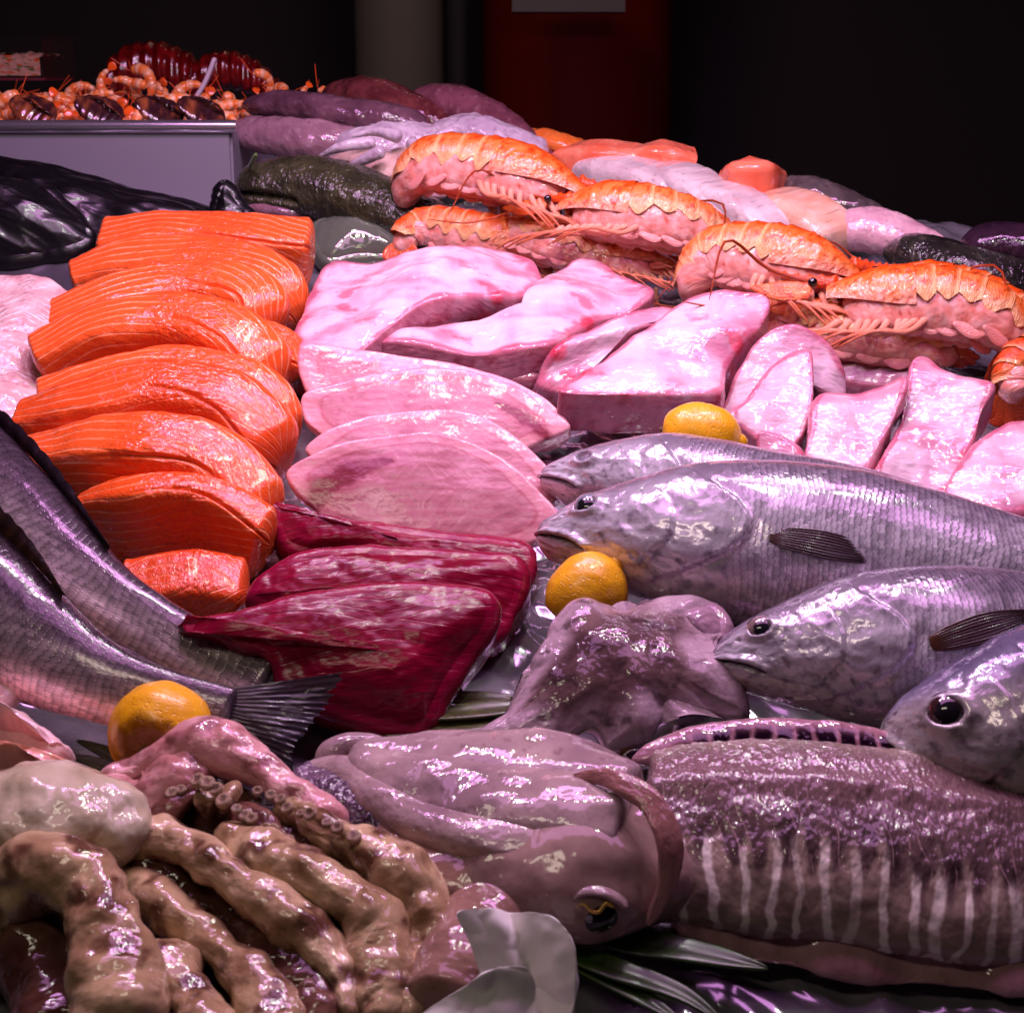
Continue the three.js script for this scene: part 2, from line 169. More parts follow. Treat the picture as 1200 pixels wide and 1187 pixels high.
sword(sg + 'third in the stack, only its upper rim showing', {o:[-6.73,113.95,4.6],x:[0.998,-0.07,0],y:[0.052,0.741,0.669],n:[-0.047,-0.668,0.743],p:[[-9.74,0.19],[-7.01,2.48],[-1.63,3.76],[3.15,3.77],[7.34,1.48],[9.81,-0.97],[10.76,-3.08],[7.65,-4.61],[-0.99,-4.91],[-7.94,-2.29],[-9.33,-0.53]]});
sword(sg + 'lowest of the stack, dark bloodline at its left', {o:[-6.75,107.83,5],x:[1,0,0],y:[0,0.719,0.695],n:[0,-0.695,0.719],p:[[-10.34,1.09],[-7.5,2.95],[-3,4.05],[1.55,4.12],[5.46,2.6],[8.55,-0.14],[10.27,-2.5],[9.3,-4.04],[2.95,-5.5],[-4.68,-4.84],[-7.96,-2.16],[-9.63,-0.48]]}, { dark: [[-8.9, -2.6], [-7.6, -.6], [-5.4, 1.1], [-2.4, 1.9]], dw: .95 });

// ---------- tuna ----------
const tunaQ = (X, Y) => { const w = fbm(X / 6, Y / 6, 3, 2) * 2.2, q = Y * 1.25 + w + .025 * (X - 9) ** 2; return [Math.abs(q - Math.floor(q) - .5) * 2, w]; };
const tunaMap = ctex(640, 640, (x, y) => { const X = x * 20, Y = y * 20, [fr, w] = tunaQ(X, Y), g = fbm(X * .4, Y * 4 + w * 2, 4, 3); let c = mx([.52, .025, .18], [.4, .012, .125], clamp(.5 + g * 1.5)); c = mx(c, [.52, .06, .17], ss(.1, .45, fbm(X / 3, Y / 3, 8, 2))); return mx(c, [.58, .14, .22], ss(.9, 1, fr + .08 * ns(X * 2, Y * 2)) * .35); });
const tunaBump = tex(640, 640, (x, y) => { const X = x * 20, Y = y * 20, [fr, w] = tunaQ(X, Y); return .55 - .3 * ss(.8, 1, fr) + .12 * fbm(X * .5, Y * 2 + w * 1.5, 7, 2) + .3 * fbm(X * 2, Y * 9 + 7 * w + .18 * (X - 9) ** 2, 1, 2); });
const tunaMat = M({ map: tunaMap, bumpMap: tunaBump, bumpScale: .00035, roughness: .24, specularIntensity: .7, clearcoat: .06, clearcoatRoughness: .15, vertexColors: true });
function tuna(label, pl, o = {}) {
  const q = rnd() * 20;
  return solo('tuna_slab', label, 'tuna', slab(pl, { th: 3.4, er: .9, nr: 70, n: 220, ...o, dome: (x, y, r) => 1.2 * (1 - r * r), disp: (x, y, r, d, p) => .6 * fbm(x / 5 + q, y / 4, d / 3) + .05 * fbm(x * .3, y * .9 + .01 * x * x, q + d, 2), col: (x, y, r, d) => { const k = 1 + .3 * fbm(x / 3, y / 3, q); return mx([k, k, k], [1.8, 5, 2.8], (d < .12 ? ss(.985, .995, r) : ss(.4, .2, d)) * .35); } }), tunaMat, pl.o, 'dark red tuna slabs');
}
tuna('dark red tuna slab at the back, against the pale slices', {o:[-8.13,103.62,4.2],x:[1,0,0],y:[0,0.866,0.5],n:[0,-0.5,0.866],p:[[-9.8,2.08],[-7.6,1.33],[-3.15,0.44],[3.14,-0.59],[8.13,-1.17],[9.86,-2.18],[9.35,-5.73],[2.04,-5.73],[-5.4,-3.61],[-8.9,-2.18]]}, { th: 3.5 });
tuna('dark red tuna slab in the middle of the three', {o:[-7.6,95.36,5],x:[0.999,0.035,0],y:[-0.028,0.788,0.616],n:[0.021,-0.615,0.788],p:[[-10.74,-1.98],[-9.33,0.36],[-5.86,1.69],[-1.18,1.99],[4.11,1.51],[8.21,0.8],[8.86,-1.11],[8.08,-3.58],[6.3,-5.68],[0.58,-5.87],[-6.29,-4.82],[-9.78,-2.92]]}, { th: 4 });
tuna('large dark red tuna slab in front, its face fully exposed', {o:[-8.11,86.59,6],x:[0.998,0.07,0],y:[-0.053,0.753,0.656],n:[0.046,-0.654,0.755],p:[[-13.18,0.62],[-9.67,1.39],[-4.82,2.46],[0.07,2.97],[4.98,2.67],[7.11,1.44],[7.25,-0.28],[5.84,-2.47],[4.15,-4.62],[3.11,-6.75],[1.92,-7.56],[-0.7,-7.13],[-4.35,-5.68],[-6.72,-3.9],[-7.62,-1.94],[-9.11,-1.32],[-11.25,-0.24]]}, { th: 4.2, c: [1.5, -2.5], bend: (x, y) => -.012 * (x < -7 ? (x + 7) ** 2 : 0) });

// ---------- monkfish pieces ----------
const monkMap = ctex(640, 640, (x, y) => { const X = x * 20, Y = y * 20, f = fbm(X / 4, Y / 6, 2), g = fbm(X * .8, Y * .3, 5), b = ss(.16, .42, fbm(X / 3.4 + 4, Y / 4, 9) + .15 * fbm(X * 1.5, Y * 1.5, 3)); let c = mx([.87, .79, .81], [.76, .6, .67], clamp(.5 + f * 1.3 + g * .5)); c = mx(c, [.85, .36, .44], b * .75); return mx(c, [.7, .12, .2], ss(.34, .55, fbm(X / 2.6, Y / 2.6, 21)) * .8); });
const monkBump = tex(512, 512, (x, y) => { const X = x * 20, Y = y * 20; return .5 + .4 * fbm(X * .5, Y * 1.1, 3, 2) + .22 * fbm(X * 1.2, Y * 2.6, 6, 2) + .04 * fbm(X * 5, Y * 5, 2, 2); });
const monkMat = M({ map: monkMap, bumpMap: monkBump, bumpScale: .0026, roughness: .08, clearcoat: .2, clearcoatRoughness: .05, vertexColors: true });
function monk(label, pl, o = {}) {
  const q = rnd() * 20, edge = lin([.88, .66, .72]);
  return solo('monkfish_piece', label, 'monkfish', slab(pl, { th: 3, er: .2, nr: 60, n: 200, ...o, dome: o.dome || ((x, y, r) => (o.dm ?? .7) * (1 - r * r)), disp: (x, y, r, d, p) => .8 * fbm(x / 5 + q, y / 5, d / 4, 2) + .3 * ridge(x * .09 + q, y * .16, 1, 2) + .1 * fbm(x * .8 + q, y * .8, d, 2) + .13 * ridge(x * .22 + q, y * .1, 3, 2) + (d > .3 ? .12 * ridge(x * .5, y * .5, d * .3, 2) : 0), col: (x, y, r, d) => { const f = fbm(x / 2, y / 2, q, 3); let c = mx([1.05, 1.06, 1.06], lin([.93, .74, .8]), ss(-.1, .35, fbm(x / 4, y / 3, q + 5, 2))); c = mx(c, lin([.86, .45, .55]), ss(.92, 1, r + .14 * f) * (d < .2 ? .8 : 0)); return mx(c, mx(edge, lin([.74, .36, .45]), ss(0, .35, fbm(x, y, d + q, 2))), ss(.15, .5, d + .3 * f)); } }), monkMat, pl.o, 'wet monkfish pieces in the pile');
}
const mg = 'pinkish white monkfish piece ';
monk(mg + 'with a red bloody notch, beside the salmon', {o:[-8.94,144.8,6.5],x:[1,0,0],y:[0,0.995,0.105],n:[0,-0.105,0.995],p:[[-10.95,-8.18],[-10.6,1.84],[-9.17,9.38],[-4.67,8.58],[2.09,9.78],[8.77,12.23],[11.83,7.98],[10.43,3.15],[5.69,0.18],[0.93,-2.69],[-2.8,-6.84],[-6.69,-11.44]]}, { th: 4.4, bend: (x, y) => -.05 * (x < 0 ? x * x * .35 : 0) + .5 * Math.sin(x * .5 + 1) - .12 * Math.max(0, x - 5) ** 1.5 });
monk(mg + 'wide flat one beside the bloody notched one', {o:[0,144.12,4.6],x:[1,0,0],y:[0,0.998,0.07],n:[0,-0.07,0.998],p:[[-12.84,-5.92],[-6.44,-2.27],[0,-1.14],[1.84,4.91],[4.74,10.52],[7.9,14.01],[11.59,9.67],[13.88,5.93],[11.94,1.93],[8.13,-0.38],[5.41,-4.11],[3.12,-7.69],[-0.78,-7.69],[-7.03,-7.34]]}, { th: 2.6, c: [1, .6], bend: (x, y) => .5 * Math.sin(x * .45) + .3 * Math.sin(y * .5) });
monk('curled rim of skin-edged monkfish behind the big smooth piece', {o:[11.34,137.06,4.4],x:[0.914,0.407,0],y:[-0.337,0.757,0.559],n:[0.227,-0.511,0.829],p:[[-9.29,-0.59],[-7.26,1.38],[-2.82,2.77],[2.96,3.88],[9.14,3.36],[10.52,2.3],[5.69,1.78],[-0.04,0.98],[-4.37,-1.08],[-7.15,-2.7]]}, { th: 2.2, dm: .1, bend: (x, y) => .9 * gs(y - 1.4, 1) - .03 * x * x });
monk(mg + 'big smooth one with a red nick on top', {o:[13.06,130.15,5.6],x:[0.985,0.174,0],y:[-0.17,0.963,0.208],n:[0.036,-0.205,0.978],p:[[-9.91,-4.31],[-6.68,-0.9],[-1.85,3.58],[3.06,7.49],[7.43,8.73],[11.53,6.8],[10.7,4.33],[7.61,1.38],[5.44,-1.31],[4.2,-4.38],[0.68,-4.84],[-3.8,-4.8]]}, { th: 3.8, bend: (x, y) => .02 * x * y + .5 * gs(y - 3.5 + .2 * x, 1.2) });
monk('thick curled monkfish collar with grey inner skin', {o:[23.37,129.19,5.6],x:[0.97,-0.242,0],y:[0.21,0.84,0.5],n:[-0.121,-0.485,0.866],p:[[-4.42,-4.98],[-4.03,-1.42],[-2.49,2.08],[0.27,3.84],[3.31,3.23],[5.37,1.11],[5.73,-0.99],[3.82,-1.4],[0.98,1.06],[-1.15,0.33],[-2.18,-3.06],[-2.71,-6.76]]}, { th: 2.4, dm: .1, bend: (x, y) => -.05 * x * x + .3 * y });
monk(mg + 'upright wedge between the curled collar and the lemon', {o:[22.43,124.61,4.4],x:[0.985,-0.174,0],y:[0.156,0.885,0.438],n:[-0.076,-0.432,0.899],p:[[-3.5,-3.14],[-2.15,-0.01],[0.1,4.36],[2.17,5.23],[2.9,2.18],[2.79,-1.62],[2.02,-4.45],[0.67,-5.31],[-1.13,-4.58]]}, { th: 2.4, bend: (x, y) => .12 * x * x });
monk(mg + 'square flap right of the upright wedge', {o:[28.31,119.11,3.8],x:[0.97,-0.242,0],y:[0.224,0.9,0.375],n:[-0.091,-0.363,0.927],p:[[-3.66,-3.86],[-3.61,-0.52],[-3.33,3.47],[-0.07,4.73],[3.24,5.39],[2.94,1.88],[1.55,-2.16],[0.75,-4.61],[-1.56,-5.14]]}, { th: 2.4, bend: (x, y) => .1 * x * x * (x > 0 ? 1.6 : .6) });
monk(mg + 'with a pointed tip, beside the prawn pile', {o:[34.67,119.51,4],x:[0.961,-0.276,0],y:[0.256,0.891,0.375],n:[-0.103,-0.36,0.927],p:[[-3.84,-6.81],[-3.02,-1.95],[-2.58,3.06],[-2.29,7.22],[-1.4,7.57],[0.63,6.11],[4.1,4.32],[3.71,2.07],[3.03,-1.43],[1.29,-6.85],[-1.57,-8.07]]}, { th: 2.6, bend: (x, y) => .09 * x * x + .012 * y * y * (y > 0 ? 1 : -.3) });
monk(mg + 'redder end piece against the silver fish', {o:[38.57,113.19,4],x:[0.985,-0.174,0],y:[0.167,0.947,0.276],n:[-0.048,-0.271,0.961],p:[[-4.34,-3.96],[-2.24,1.26],[-0.47,4.06],[2.27,5.54],[6.66,6.46],[6.71,-0.72],[2.6,-4.87],[-1.85,-5.58]]}, { th: 3.4 });
monk('small folded monkfish flap standing beside the lemon', {o:[22.34,119.19,2.6],x:[0.866,-0.5,0],y:[0.308,0.533,0.788],n:[-0.394,-0.682,0.616],p:[[-2.48,0.71],[-1.28,0.98],[0.38,0.46],[1.81,-1.06],[0.37,-1.92],[-1.29,-1.42]]}, { th: 1, dm: .1 });
monk('thin pink monkfish strip in front of the notched piece', {o:[0,137.34,2],x:[0.995,-0.105,0],y:[0.098,0.935,0.342],n:[-0.036,-0.34,0.94],p:[[-3.26,0.74],[2.19,0.36],[2.6,-0.77],[0.92,-1.33],[-2.71,-0.63]]}, { th: 1.4, dm: .1 });
monk('long flat pink monkfish strip below the prawns', {o:[34.82,135.68,1.6],x:[0.995,-0.105,0],y:[0.104,0.985,0.139],n:[-0.015,-0.138,0.99],p:[[-4.52,1.93],[-0.17,2.59],[3.18,1.01],[4.08,-1.32],[-0.48,-1.09],[-4.27,-0.34]]}, { th: 1.6 });
// pale ribbed fillet at the left edge
{
  const rib = (X, Y) => { const q = Y * 1.15 + X * .8 + 1.6 * fbm(X / 4, Y / 4, 0, 3), fr = Math.abs(q - Math.floor(q) - .5) * 2; return ss(.5, .95, fr + .3 * fbm(X, Y, 3, 2)) * ss(-.15, .2, fbm(X / 4 + 3, Y / 4, 6, 2)); };
  const ribMap = ctex(512, 512, (x, y) => { const X = x * 20, Y = y * 20; let c = mx([.86, .76, .74], [.74, .54, .55], clamp(.45 + fbm(X / 3, Y / 3, 7) * 1.8)); c = mx(c, [.6, .34, .36], ss(.2, .45, fbm(X / 2, Y / 2, 12))* .5); return mx(c, [.93, .89, .86], rib(X, Y) * .8); });
  const ribBump = tex(512, 512, (x, y) => { const X = x * 20, Y = y * 20; return .3 + .35 * rib(X, Y) + .4 * fbm(X * 1.3, Y * 1.3, 4, 3); });
  const rm = M({ map: ribMap, bumpMap: ribBump, bumpScale: .004, roughness: .25, clearcoat: .4, clearcoatRoughness: .1 });
  for (const [l, pl] of [['pale ribbed white fish fillet lying left of the salmon', {o:[-44.46,134.98,4],x:[0.99,0.139,0],y:[-0.131,0.931,0.342],n:[0.048,-0.339,0.94],p:[[-7.48,11.37],[-2.84,12.29],[1.16,11.74],[4.1,8.63],[3.8,3.79],[2.72,-1.36],[1.72,-6.8],[0.51,-10.41],[-1.66,-11.77],[-6.05,-10.37]]}], ['lower pale ribbed fillet partly under the other, left of the salmon', {o:[-44.02,128.16,2],x:[0.998,0.07,0],y:[-0.068,0.968,0.242],n:[0.017,-0.241,0.97],p:[[-5.35,5.18],[0.31,7.49],[3.17,3.53],[3.14,-1.34],[1.58,-5.33],[-2.42,-6.83]]}]])
    solo('white_fillet', l, 'fish fillet', slab(pl, { th: 2, er: .5, nr: 40, disp: (x, y, r, d) => .5 * fbm(x / 4, y / 4) + .12 * fbm(x, y), dome: (x, y, r) => 1.6 * (1 - r * r) }), rm, pl.o);
}
// ---------- lemons ----------
const lemonMap = ctex(256, 256, (x, y) => { const f = fbm(x * 9, y * 9, 1), s = ss(.3, .5, fbm(x * 14, y * 14, 6)); return mx(mx([.88, .62, .07], [.94, .7, .12], clamp(.5 + f)), [.7, .36, .04], s * .5); });
const lemonBump = tex(512, 512, (x, y) => .6 - .5 * ss(.1, .45, fbm(x * 60, y * 60, 3, 2)) + .2 * fbm(x * 8, y * 8, 2));
const lemonMat = M({ map: lemonMap, bumpMap: lemonBump, bumpScale: .0009, roughness: .34, clearcoat: .3, clearcoatRoughness: .15, vertexColors: true });
function lemon(label, c, ax, R, len, scar) {
  const a = nrm3(ax), sp = [-1, -.5, 0, .5, 1].map(k => add3(c, a, k * len));
  const t = thing('lemon', label, 'lemon', [c[0], c[1], c[2] - R], 'whole yellow lemons among the seafood');
  part('peel', loft({ sp, w: s => Math.max(R * Math.sqrt(Math.max(0, 1 - Math.abs((s - .46) / .46) ** 2.2)), s > .84 ? R * .27 * Math.sqrt(Math.max(0, 1 - ((s - .86) / .14) ** 2)) : 0), r0: .001, r1: .01, nu: 60, nv: 60, up: Math.abs(a[2]) > .8 ? [0, 1, 0] : [0, 0, 1], disp: (s, q, p) => .16 * fbm(p[0] / 1.5, p[1] / 1.5, p[2] / 1.5) - .35 * gs(s, .03), col: (s, q, p) => { const k = scar ? ss(.17, .05, s + .1 * fbm(p[0] * 1.2, p[1] * 1.2, p[2] * 1.2)) : ss(.04, .01, s); return mx([1, 1, 1], [.2, .1, .05], k * .9); } }), lemonMat, t);
  part('stem_scar', ball(sp[0].map((x, i) => x + a[i] * .25), R * .13, { k: [1, 1, .7], nu: 8, nv: 10 }), M({ color: 0x5a4420, roughness: .7 }), t);
}
lemon('lemon with a brown scarred end, between octopus and fish tails', [-21.06,79.17,2.9], [.12, .95, -.22], 3.15, 3.2, true);
lemon('lemon in front of the big silver fish, on crumpled film', [5.22,92.95,4.6], [.55, .3, .45], 2.6, 3.15);
lemon('lemon wedged behind the silver fish under the monkfish', [15.1,114.29,6], [.9, -.25, -.05], 2.6, 3.5);

// ---------- whole fish ----------
const scale = (x, y) => { const i = Math.floor(x), X = x - i, yy = y + (i & 1) * .5, j = Math.floor(yy), Y = yy - j - .5, e = X - .25 + 1.1 * Y * Y; const h = Math.sin(i * 12.99 + j * 78.2) * 43758.5; return [e < 0 ? 1 + e : e, h - Math.floor(h)]; };
const fishMap = ctex(1280, 640, (s, t) => { const y = Math.sin(2 * Math.PI * (t - .25)), wq = fbm(s * 9, t * 7, 4, 2), [e, h] = scale(s * 128 + 2.2 * wq, t * 66 + 1.6 * wq), body = ss(.24, .3, s), f = fbm(s * 14, t * 9, 2), n = fbm(s * 60, t * 30, 5); let c = mx([.8, .77, .81], [.48, .43, .49], ss(.1, .95, y + f * .5)); c = mx(c, [.84, .74, .74], ss(-.35, -.9, y + f * .3)); c = mx(c, c.map(q => q * (.8 + .36 * h)), body * .8); c = mx(c, c.map(q => q * .6), body * ss(.45, .05, e) * .5); c = mx(c, [.5, .46, .5], (1 - body) * ss(0, .4, n + f * .3) * .7); return mx(c, [.3, .28, .33], ss(.25, .5, n) * .4); });
const fishBump = tex(1280, 640, (s, t) => { const wq = fbm(s * 9, t * 7, 4, 2), [e, h] = scale(s * 128 + 2.2 * wq, t * 66 + 1.6 * wq), body = ss(.25, .31, s), soft = .35 + .65 * ss(-.25, .2, fbm(s * 12, t * 10, 9, 2)); return mix(.5 + .5 * fbm(s * 60, t * 34, 3, 4), .5 + soft * (.4 * Math.sqrt(clamp(e)) - .25 + .2 * h) + .25 * fbm(s * 30, t * 20, 6, 2), body); });
const fishMat = M({ map: fishMap, bumpMap: fishBump, bumpScale: .0011, roughness: .18, metalness: .22, clearcoat: .25, clearcoatRoughness: .08, vertexColors: true });
const bassMat = fishMat.clone(); bassMat.bumpScale = .0005;
const finMat = M({ color: 0xffffff, roughness: .3, transmission: .25, vertexColors: true, side: THREE.DoubleSide, clearcoat: .3 });
const eyeMat = M({ color: 0xffffff, roughness: .08, clearcoat: 1, clearcoatRoughness: .03, vertexColors: true });
const mouthL = [[-.02, -.06], [.1, -.09], [.2, -.14], [.29, -.2]], lip = [[0, 0], [.12, -.035], [.24, -.09], [.31, -.17]];
const gillX = K([[-1, .5], [-.6, .78], [-.25, .98], [.05, 1.04], [.3, .98], [.6, .84], [1, .7]]), preX = K([[-1, .42], [-.5, .62], [-.1, .72], [.3, .7], [.7, .58], [1, .5]]);
function fish(name, label, o) {
  const L = o.L, hs = o.hs || 1, D = nrm3(o.D), c = new THREE.CatmullRomCurve3(o.sp.map(V), false, 'centripetal');
  const yd = K([[0, .012], [.02, .032], [.06, .058], [.12, .086], [.22, .122], [.34, .136], [.5, .125], [.7, .082], [.85, .044], [.93, .034], [1, .034]].map(q => [q[0], q[1] * L * hs])), yv = K([[0, .014], [.02, .034], [.06, .054], [.12, .072], [.22, .1], [.34, .118], [.5, .105], [.7, .066], [.85, .038], [.93, .032], [1, .034]].map(q => [q[0], q[1] * L * hs])), th = K([[0, .012], [.03, .03], [.08, .05], [.16, .072], [.28, .086], [.42, .084], [.6, .066], [.78, .038], [.92, .018], [1, .012]].map(q => [q[0], q[1] * L * (o.fat || 1)]));
  const hl = .28, up = D;
  const at = (s, t, lift = 0) => { const a = 2 * Math.PI * (t - .25), ca = Math.cos(a), sa = Math.sin(a), T = vecOf(c.getTangentAt(s)), sd = nrm3(crs(T, up)), U = crs(sd, T), k = ring(s, .012, .005); return add3(add3(vecOf(c.getPointAt(s)), sd, ca * th(s) * k + lift), U, sa * (sa > 0 ? yd(s) : yv(s)) * k); };
  const t = thing(name, label, 'fish', [o.sp[2][0], o.sp[2][1], 0], o.group);
  const ex = (o.eye?.[0] ?? .33), ey = o.eye?.[1] ?? .4, er = o.eye?.[2] ?? .055;
  const q = rnd() * 30;
  const body = part('body', loft({ sp: o.sp, w: th, t: yd, b: yv, up, e: 2.05, nu: o.nu || 330, nv: 150, r0: .012, r1: .005, ease: .25,
    disp: (s, tt, p) => {
      const a = 2 * Math.PI * (tt - .25), y = Math.sin(a), side = ss(0, .25, Math.abs(Math.cos(a))), X = s / hl, Y = y * .42; let d = .12 * fbm(p[0] / 4 + q, p[1] / 4, p[2] / 4);
      if (X < 1.3) {
        const m = polyD(X, Y, mouthL), l = polyD(X, Y, lip); d += (-.62 * gs(m[0], .017) + .28 * gs(l[0], .035) * (m[0] > .01 ? 1 : .4)) * ss(0, .1, side) * L / 60;
        const g = X - gillX(y), pr = X - preX(y); d += side * L / 60 * ((g < 0 ? .22 * gs(g, .16) : -.3 * gs(g, .08) + .1 * gs(g, .02)) * (.6 + 1.2 * fbm(y * 3, 5, q, 2)) * ss(1, .55, Math.abs(y)) + .1 * (pr < 0 ? gs(pr, .14) : -gs(pr, .05) * .8) * ss(.8, .4, Math.abs(y + .1)));
        const ed = Math.hypot(X - ex, (y - ey) * .42); d += side * L / 60 * (.3 * gs(ed - er * 1.25, .03) - .5 * ss(er * 1.05, er * .6, ed)); d += L / 60 * (.12 * fbm(X * 9, y * 6 + q, 3) + .12 * ridge(X * 5 + q, y * 2.4 + X * 2, 4, 3)) * ss(1.15, .8, X);
        d -= .25 * gs(Math.hypot(X - .17, (y - .42) * .4), .014);
        d += -.12 * gs(((Y + .22) + .12 * X) , .02) * ss(.2, .3, X) * ss(.9, .6, X);
      }
      return d;
    },
    col: (s, tt, p) => { const y = Math.sin(2 * Math.PI * (tt - .25)), X = s / hl, g = X - gillX(y); let k = 1 + .2 * fbm(p[0] / 3, p[1] / 3, p[2] / 3 + q); let cc = o.tone ? o.tone(s, y, q) : [1, 1, 1]; cc = mx(cc, lin([.5, .3, .34]), gs(polyD(X, y * .42, mouthL)[0], .014) * .7); cc = mx(cc, [1.25, 1.1, 1.15], (g > 0 ? gs(g, .035) : 0) * ss(.7, .3, Math.abs(y + .3)) * .8); return cc.map(z => z * k); } }), name === 'bass' ? bassMat : fishMat, t);
  if (o.head !== false) for (const near of [1, 0]) { const tt = near ? .25 + Math.asin(ey) / (2 * Math.PI) : .75 - Math.asin(ey) / (2 * Math.PI), sE = ex * hl, pc = at(sE, tt, near ? -.042 * L * er / .075 * .42 : .042 * L * er / .075 * .42), T = vecOf(c.getTangentAt(sE)), sd = nrm3(crs(T, up)), out = near ? sd : sd.map(x => -x), R = er * hl * L * 1.25; part('eye', ball(pc, R, { nu: 26, nv: 30, col: (s_, t_, p) => { const v = sub3(p, pc), z = dot3(v, out) / R, rr_ = Math.sqrt(Math.max(0, 1 - z * z)); if (z < 0) return [.3, .28, .3]; return rr_ < .5 ? (o.pupil || [.012, .01, .014]) : mx(lin(o.iris || [.55, .45, .42]), [.03, .02, .03], ss(.8, .97, rr_) + .3 * gs(rr_ - .52, .05)); } }), eyeMat, t); }
  // pectoral fin lying back along the flank
  if (o.pec) { const [s0, y0, len, dx, dl, wd] = o.pec, b = at(s0, .25 + Math.asin(y0) / (2 * Math.PI), -.1), T = vecOf(c.getTangentAt(s0)), sd = nrm3(crs(T, up)), dir = nrm3(add3(add3(T, D, dx), sd, dl)), cols = o.finCol || [.42, .3, .26];
    part('pectoral_fin', loft({ sp: [b, add3(b, dir, len * .35), add3(b, nrm3(add3(dir, sd, -.1)), len * .7), add3(b, nrm3(add3(dir, sd, -.18)), len)], up: sd, w: [[0, wd * .55], [.2, wd * .85], [.5, wd], [.8, wd * .55], [1, wd * .12]], t: .07, b: .05, nu: 60, nv: 90, r0: .02, r1: .05, disp: (s, tt) => .09 * Math.abs(Math.sin(Math.cos(2 * Math.PI * (tt - .25)) * 14)) * ss(0, .2, s), col: (s, tt) => { const x = Math.abs(Math.sin(Math.cos(2 * Math.PI * (tt - .25)) * 14)); return lin(mx(cols, cols.map(z => z * .45), clamp(s * .7 + .3 * x))); } }), finMat, t); }
  const membrane = (nm, pa, pb, rays, cl) => part(nm, surf(rays * 6, 14, (s, tt) => { const A = pa(s), B = pb(s); const w = Math.abs(Math.sin(s * rays * Math.PI)); const k = tt * (1 - .14 * (1 - w) * tt); const p = add3(A, sub3(B, A), k); const off = .14 * (w - .5) * tt; return add3(p, o.finN || nrm3(crs(vecOf(c.getTangentAt(.5)), D)), off + .15 * Math.sin(s * 7) * tt); }, { col: (s, tt) => { const w = Math.abs(Math.sin(s * rays * Math.PI)); return lin(mx(cl, cl.map(z => z * .5), w * .8 + .2 * fbm(s * 9, tt * 6))); } }), finMat, t);
  if (o.dorsal) for (const [a, b, h, lean, cl] of o.dorsal) { const N0 = nrm3(crs(vecOf(c.getTangentAt(.5)), D)); membrane('dorsal_fin', s => at(mix(a, b, s), .5, 0), s => { const q_ = mix(a, b, s); return add3(add3(add3(at(q_, .5, 0), D, h * Math.sin(Math.PI * (.25 + .7 * s)) * (1 - lean * .6)), N0, h * lean), vecOf(c.getTangentAt(q_)), h * .7); }, 11, cl || [.3, .26, .28]); }
  if (o.tail) { const T = nrm3(sub3(vecOf(c.getPointAt(1)), vecOf(c.getPointAt(.97)))), e0 = vecOf(c.getPointAt(.985)), sd = nrm3(crs(T, up)), U = crs(sd, T), [len, spread, bendN, fork] = o.tail; part('tail_fin', surf(40, 120, (s, tt) => { const y = tt * 2 - 1, k = 1 - fork * (1 - Math.abs(y)) - .12 * Math.abs(ns(y * 14, 3)), ang = y * spread, r = s * len * k; const w = Math.abs(Math.sin(y * 34 + 2 * fbm(y * 3, s * 3))); return add3(add3(add3(add3(e0, U, y * .9 * .034 * L * hs), T, r * Math.cos(ang)), U, r * Math.sin(ang)), sd, .06 * w * ss(0, .2, s) + bendN * s * s + .5 * Math.sin(y * 4 + 2 * s) * s + .5 * fbm(y * 4, s * 3, 2) * s); }, { col: (s, tt) => { const w = Math.abs(Math.sin((tt * 2 - 1) * 34)); return lin(mx([.5, .46, .52], [.2, .17, .22], w * .7 + .3 * s)); } }), finMat, t); }
  return t;
}
const fg = 'whole silver fish lying side by side';
fish('silver_fish', 'silver fish farthest back in the row, mostly hidden, by the swordfish slices', { L: 62, hs: .58, D: [0, .66, .75], sp: [[2.25,110.96,4], [10.38,108.55,4.2], [18.94,104.79,4], [28.1,103.33,4], [42.2,98.22,3]], head: false, group: fg, nu: 220 });
fish('silver_fish', 'large silver fish with dark eye and folded fin, lemon at its chin', { L: 64, hs: .72, D: [.04, .7, .7], sp: [[1.88,99.84,5], [11.19,96.8,6], [20.95,95.37,6], [31.56,93.34,5.5], [51.39,91.95,4]], eye: [.3, .46, .055], pec: [.315, -.1, 8.4, -.12, .06, .85], group: fg, iris: [.5, .5, .55], finCol: [.36, .24, .24] });
fish('silver_fish', 'silver fish with closed drooping mouth and raised brown fin', { L: 58, hs: .7, D: [.04, .66, .75], sp: [[12.5,84.41,4.6], [18.48,83.57,5.4], [26.16,82.84,6], [34.58,84.18,5], [51.52,80.09,4]], eye: [.3, .46, .055], pec: [.31, -.02, 7, .3, .08, .8], group: fg, iris: [.5, .42, .42], finCol: [.42, .26, .2] });
fish('silver_fish', 'dark silver fish head with large round eye beside the cuttlefish', { L: 66, hs: .74, D: [.1, .62, .78], sp: [[21.89,77.31,4], [25.87,75.04,5.4], [32.06,74.87,6], [41.07,78.09,6], [55.32,77.48,4]], eye: [.46, .24, .062], group: fg, iris: [.24, .15, .16], tone: (s, y) => mx([.8, .78, .7], [.7, .7, .9], ss(.3, .8, y)) });
const tone2 = (s, y, q) => mx(mx([.5, .42, .4], [.36, .3, .32], ss(.2, .8, y)), [1.5, 1.2, 1.12], ss(.05, -.4, y + .2 * fbm(s * 8, y * 2, q)));
fish('bass', 'brown silver fish behind the other, tail against the tuna', { L: 62, hs: .95, head: false, D: [.62, .5, .6], sp: [[-89.42,140.87,5], [-65.99,127.31,5.6], [-41.97,106.57,5.5], [-26.05,91.08,4.2], [-15.51,84.33,2.6]], tail: [5, .4, 0, .2], tone: tone2, dorsal: [[.58, .82, 1.7, .7, [.2, .15, .18]]], group: 'whole fish with their tails by the tuna' });
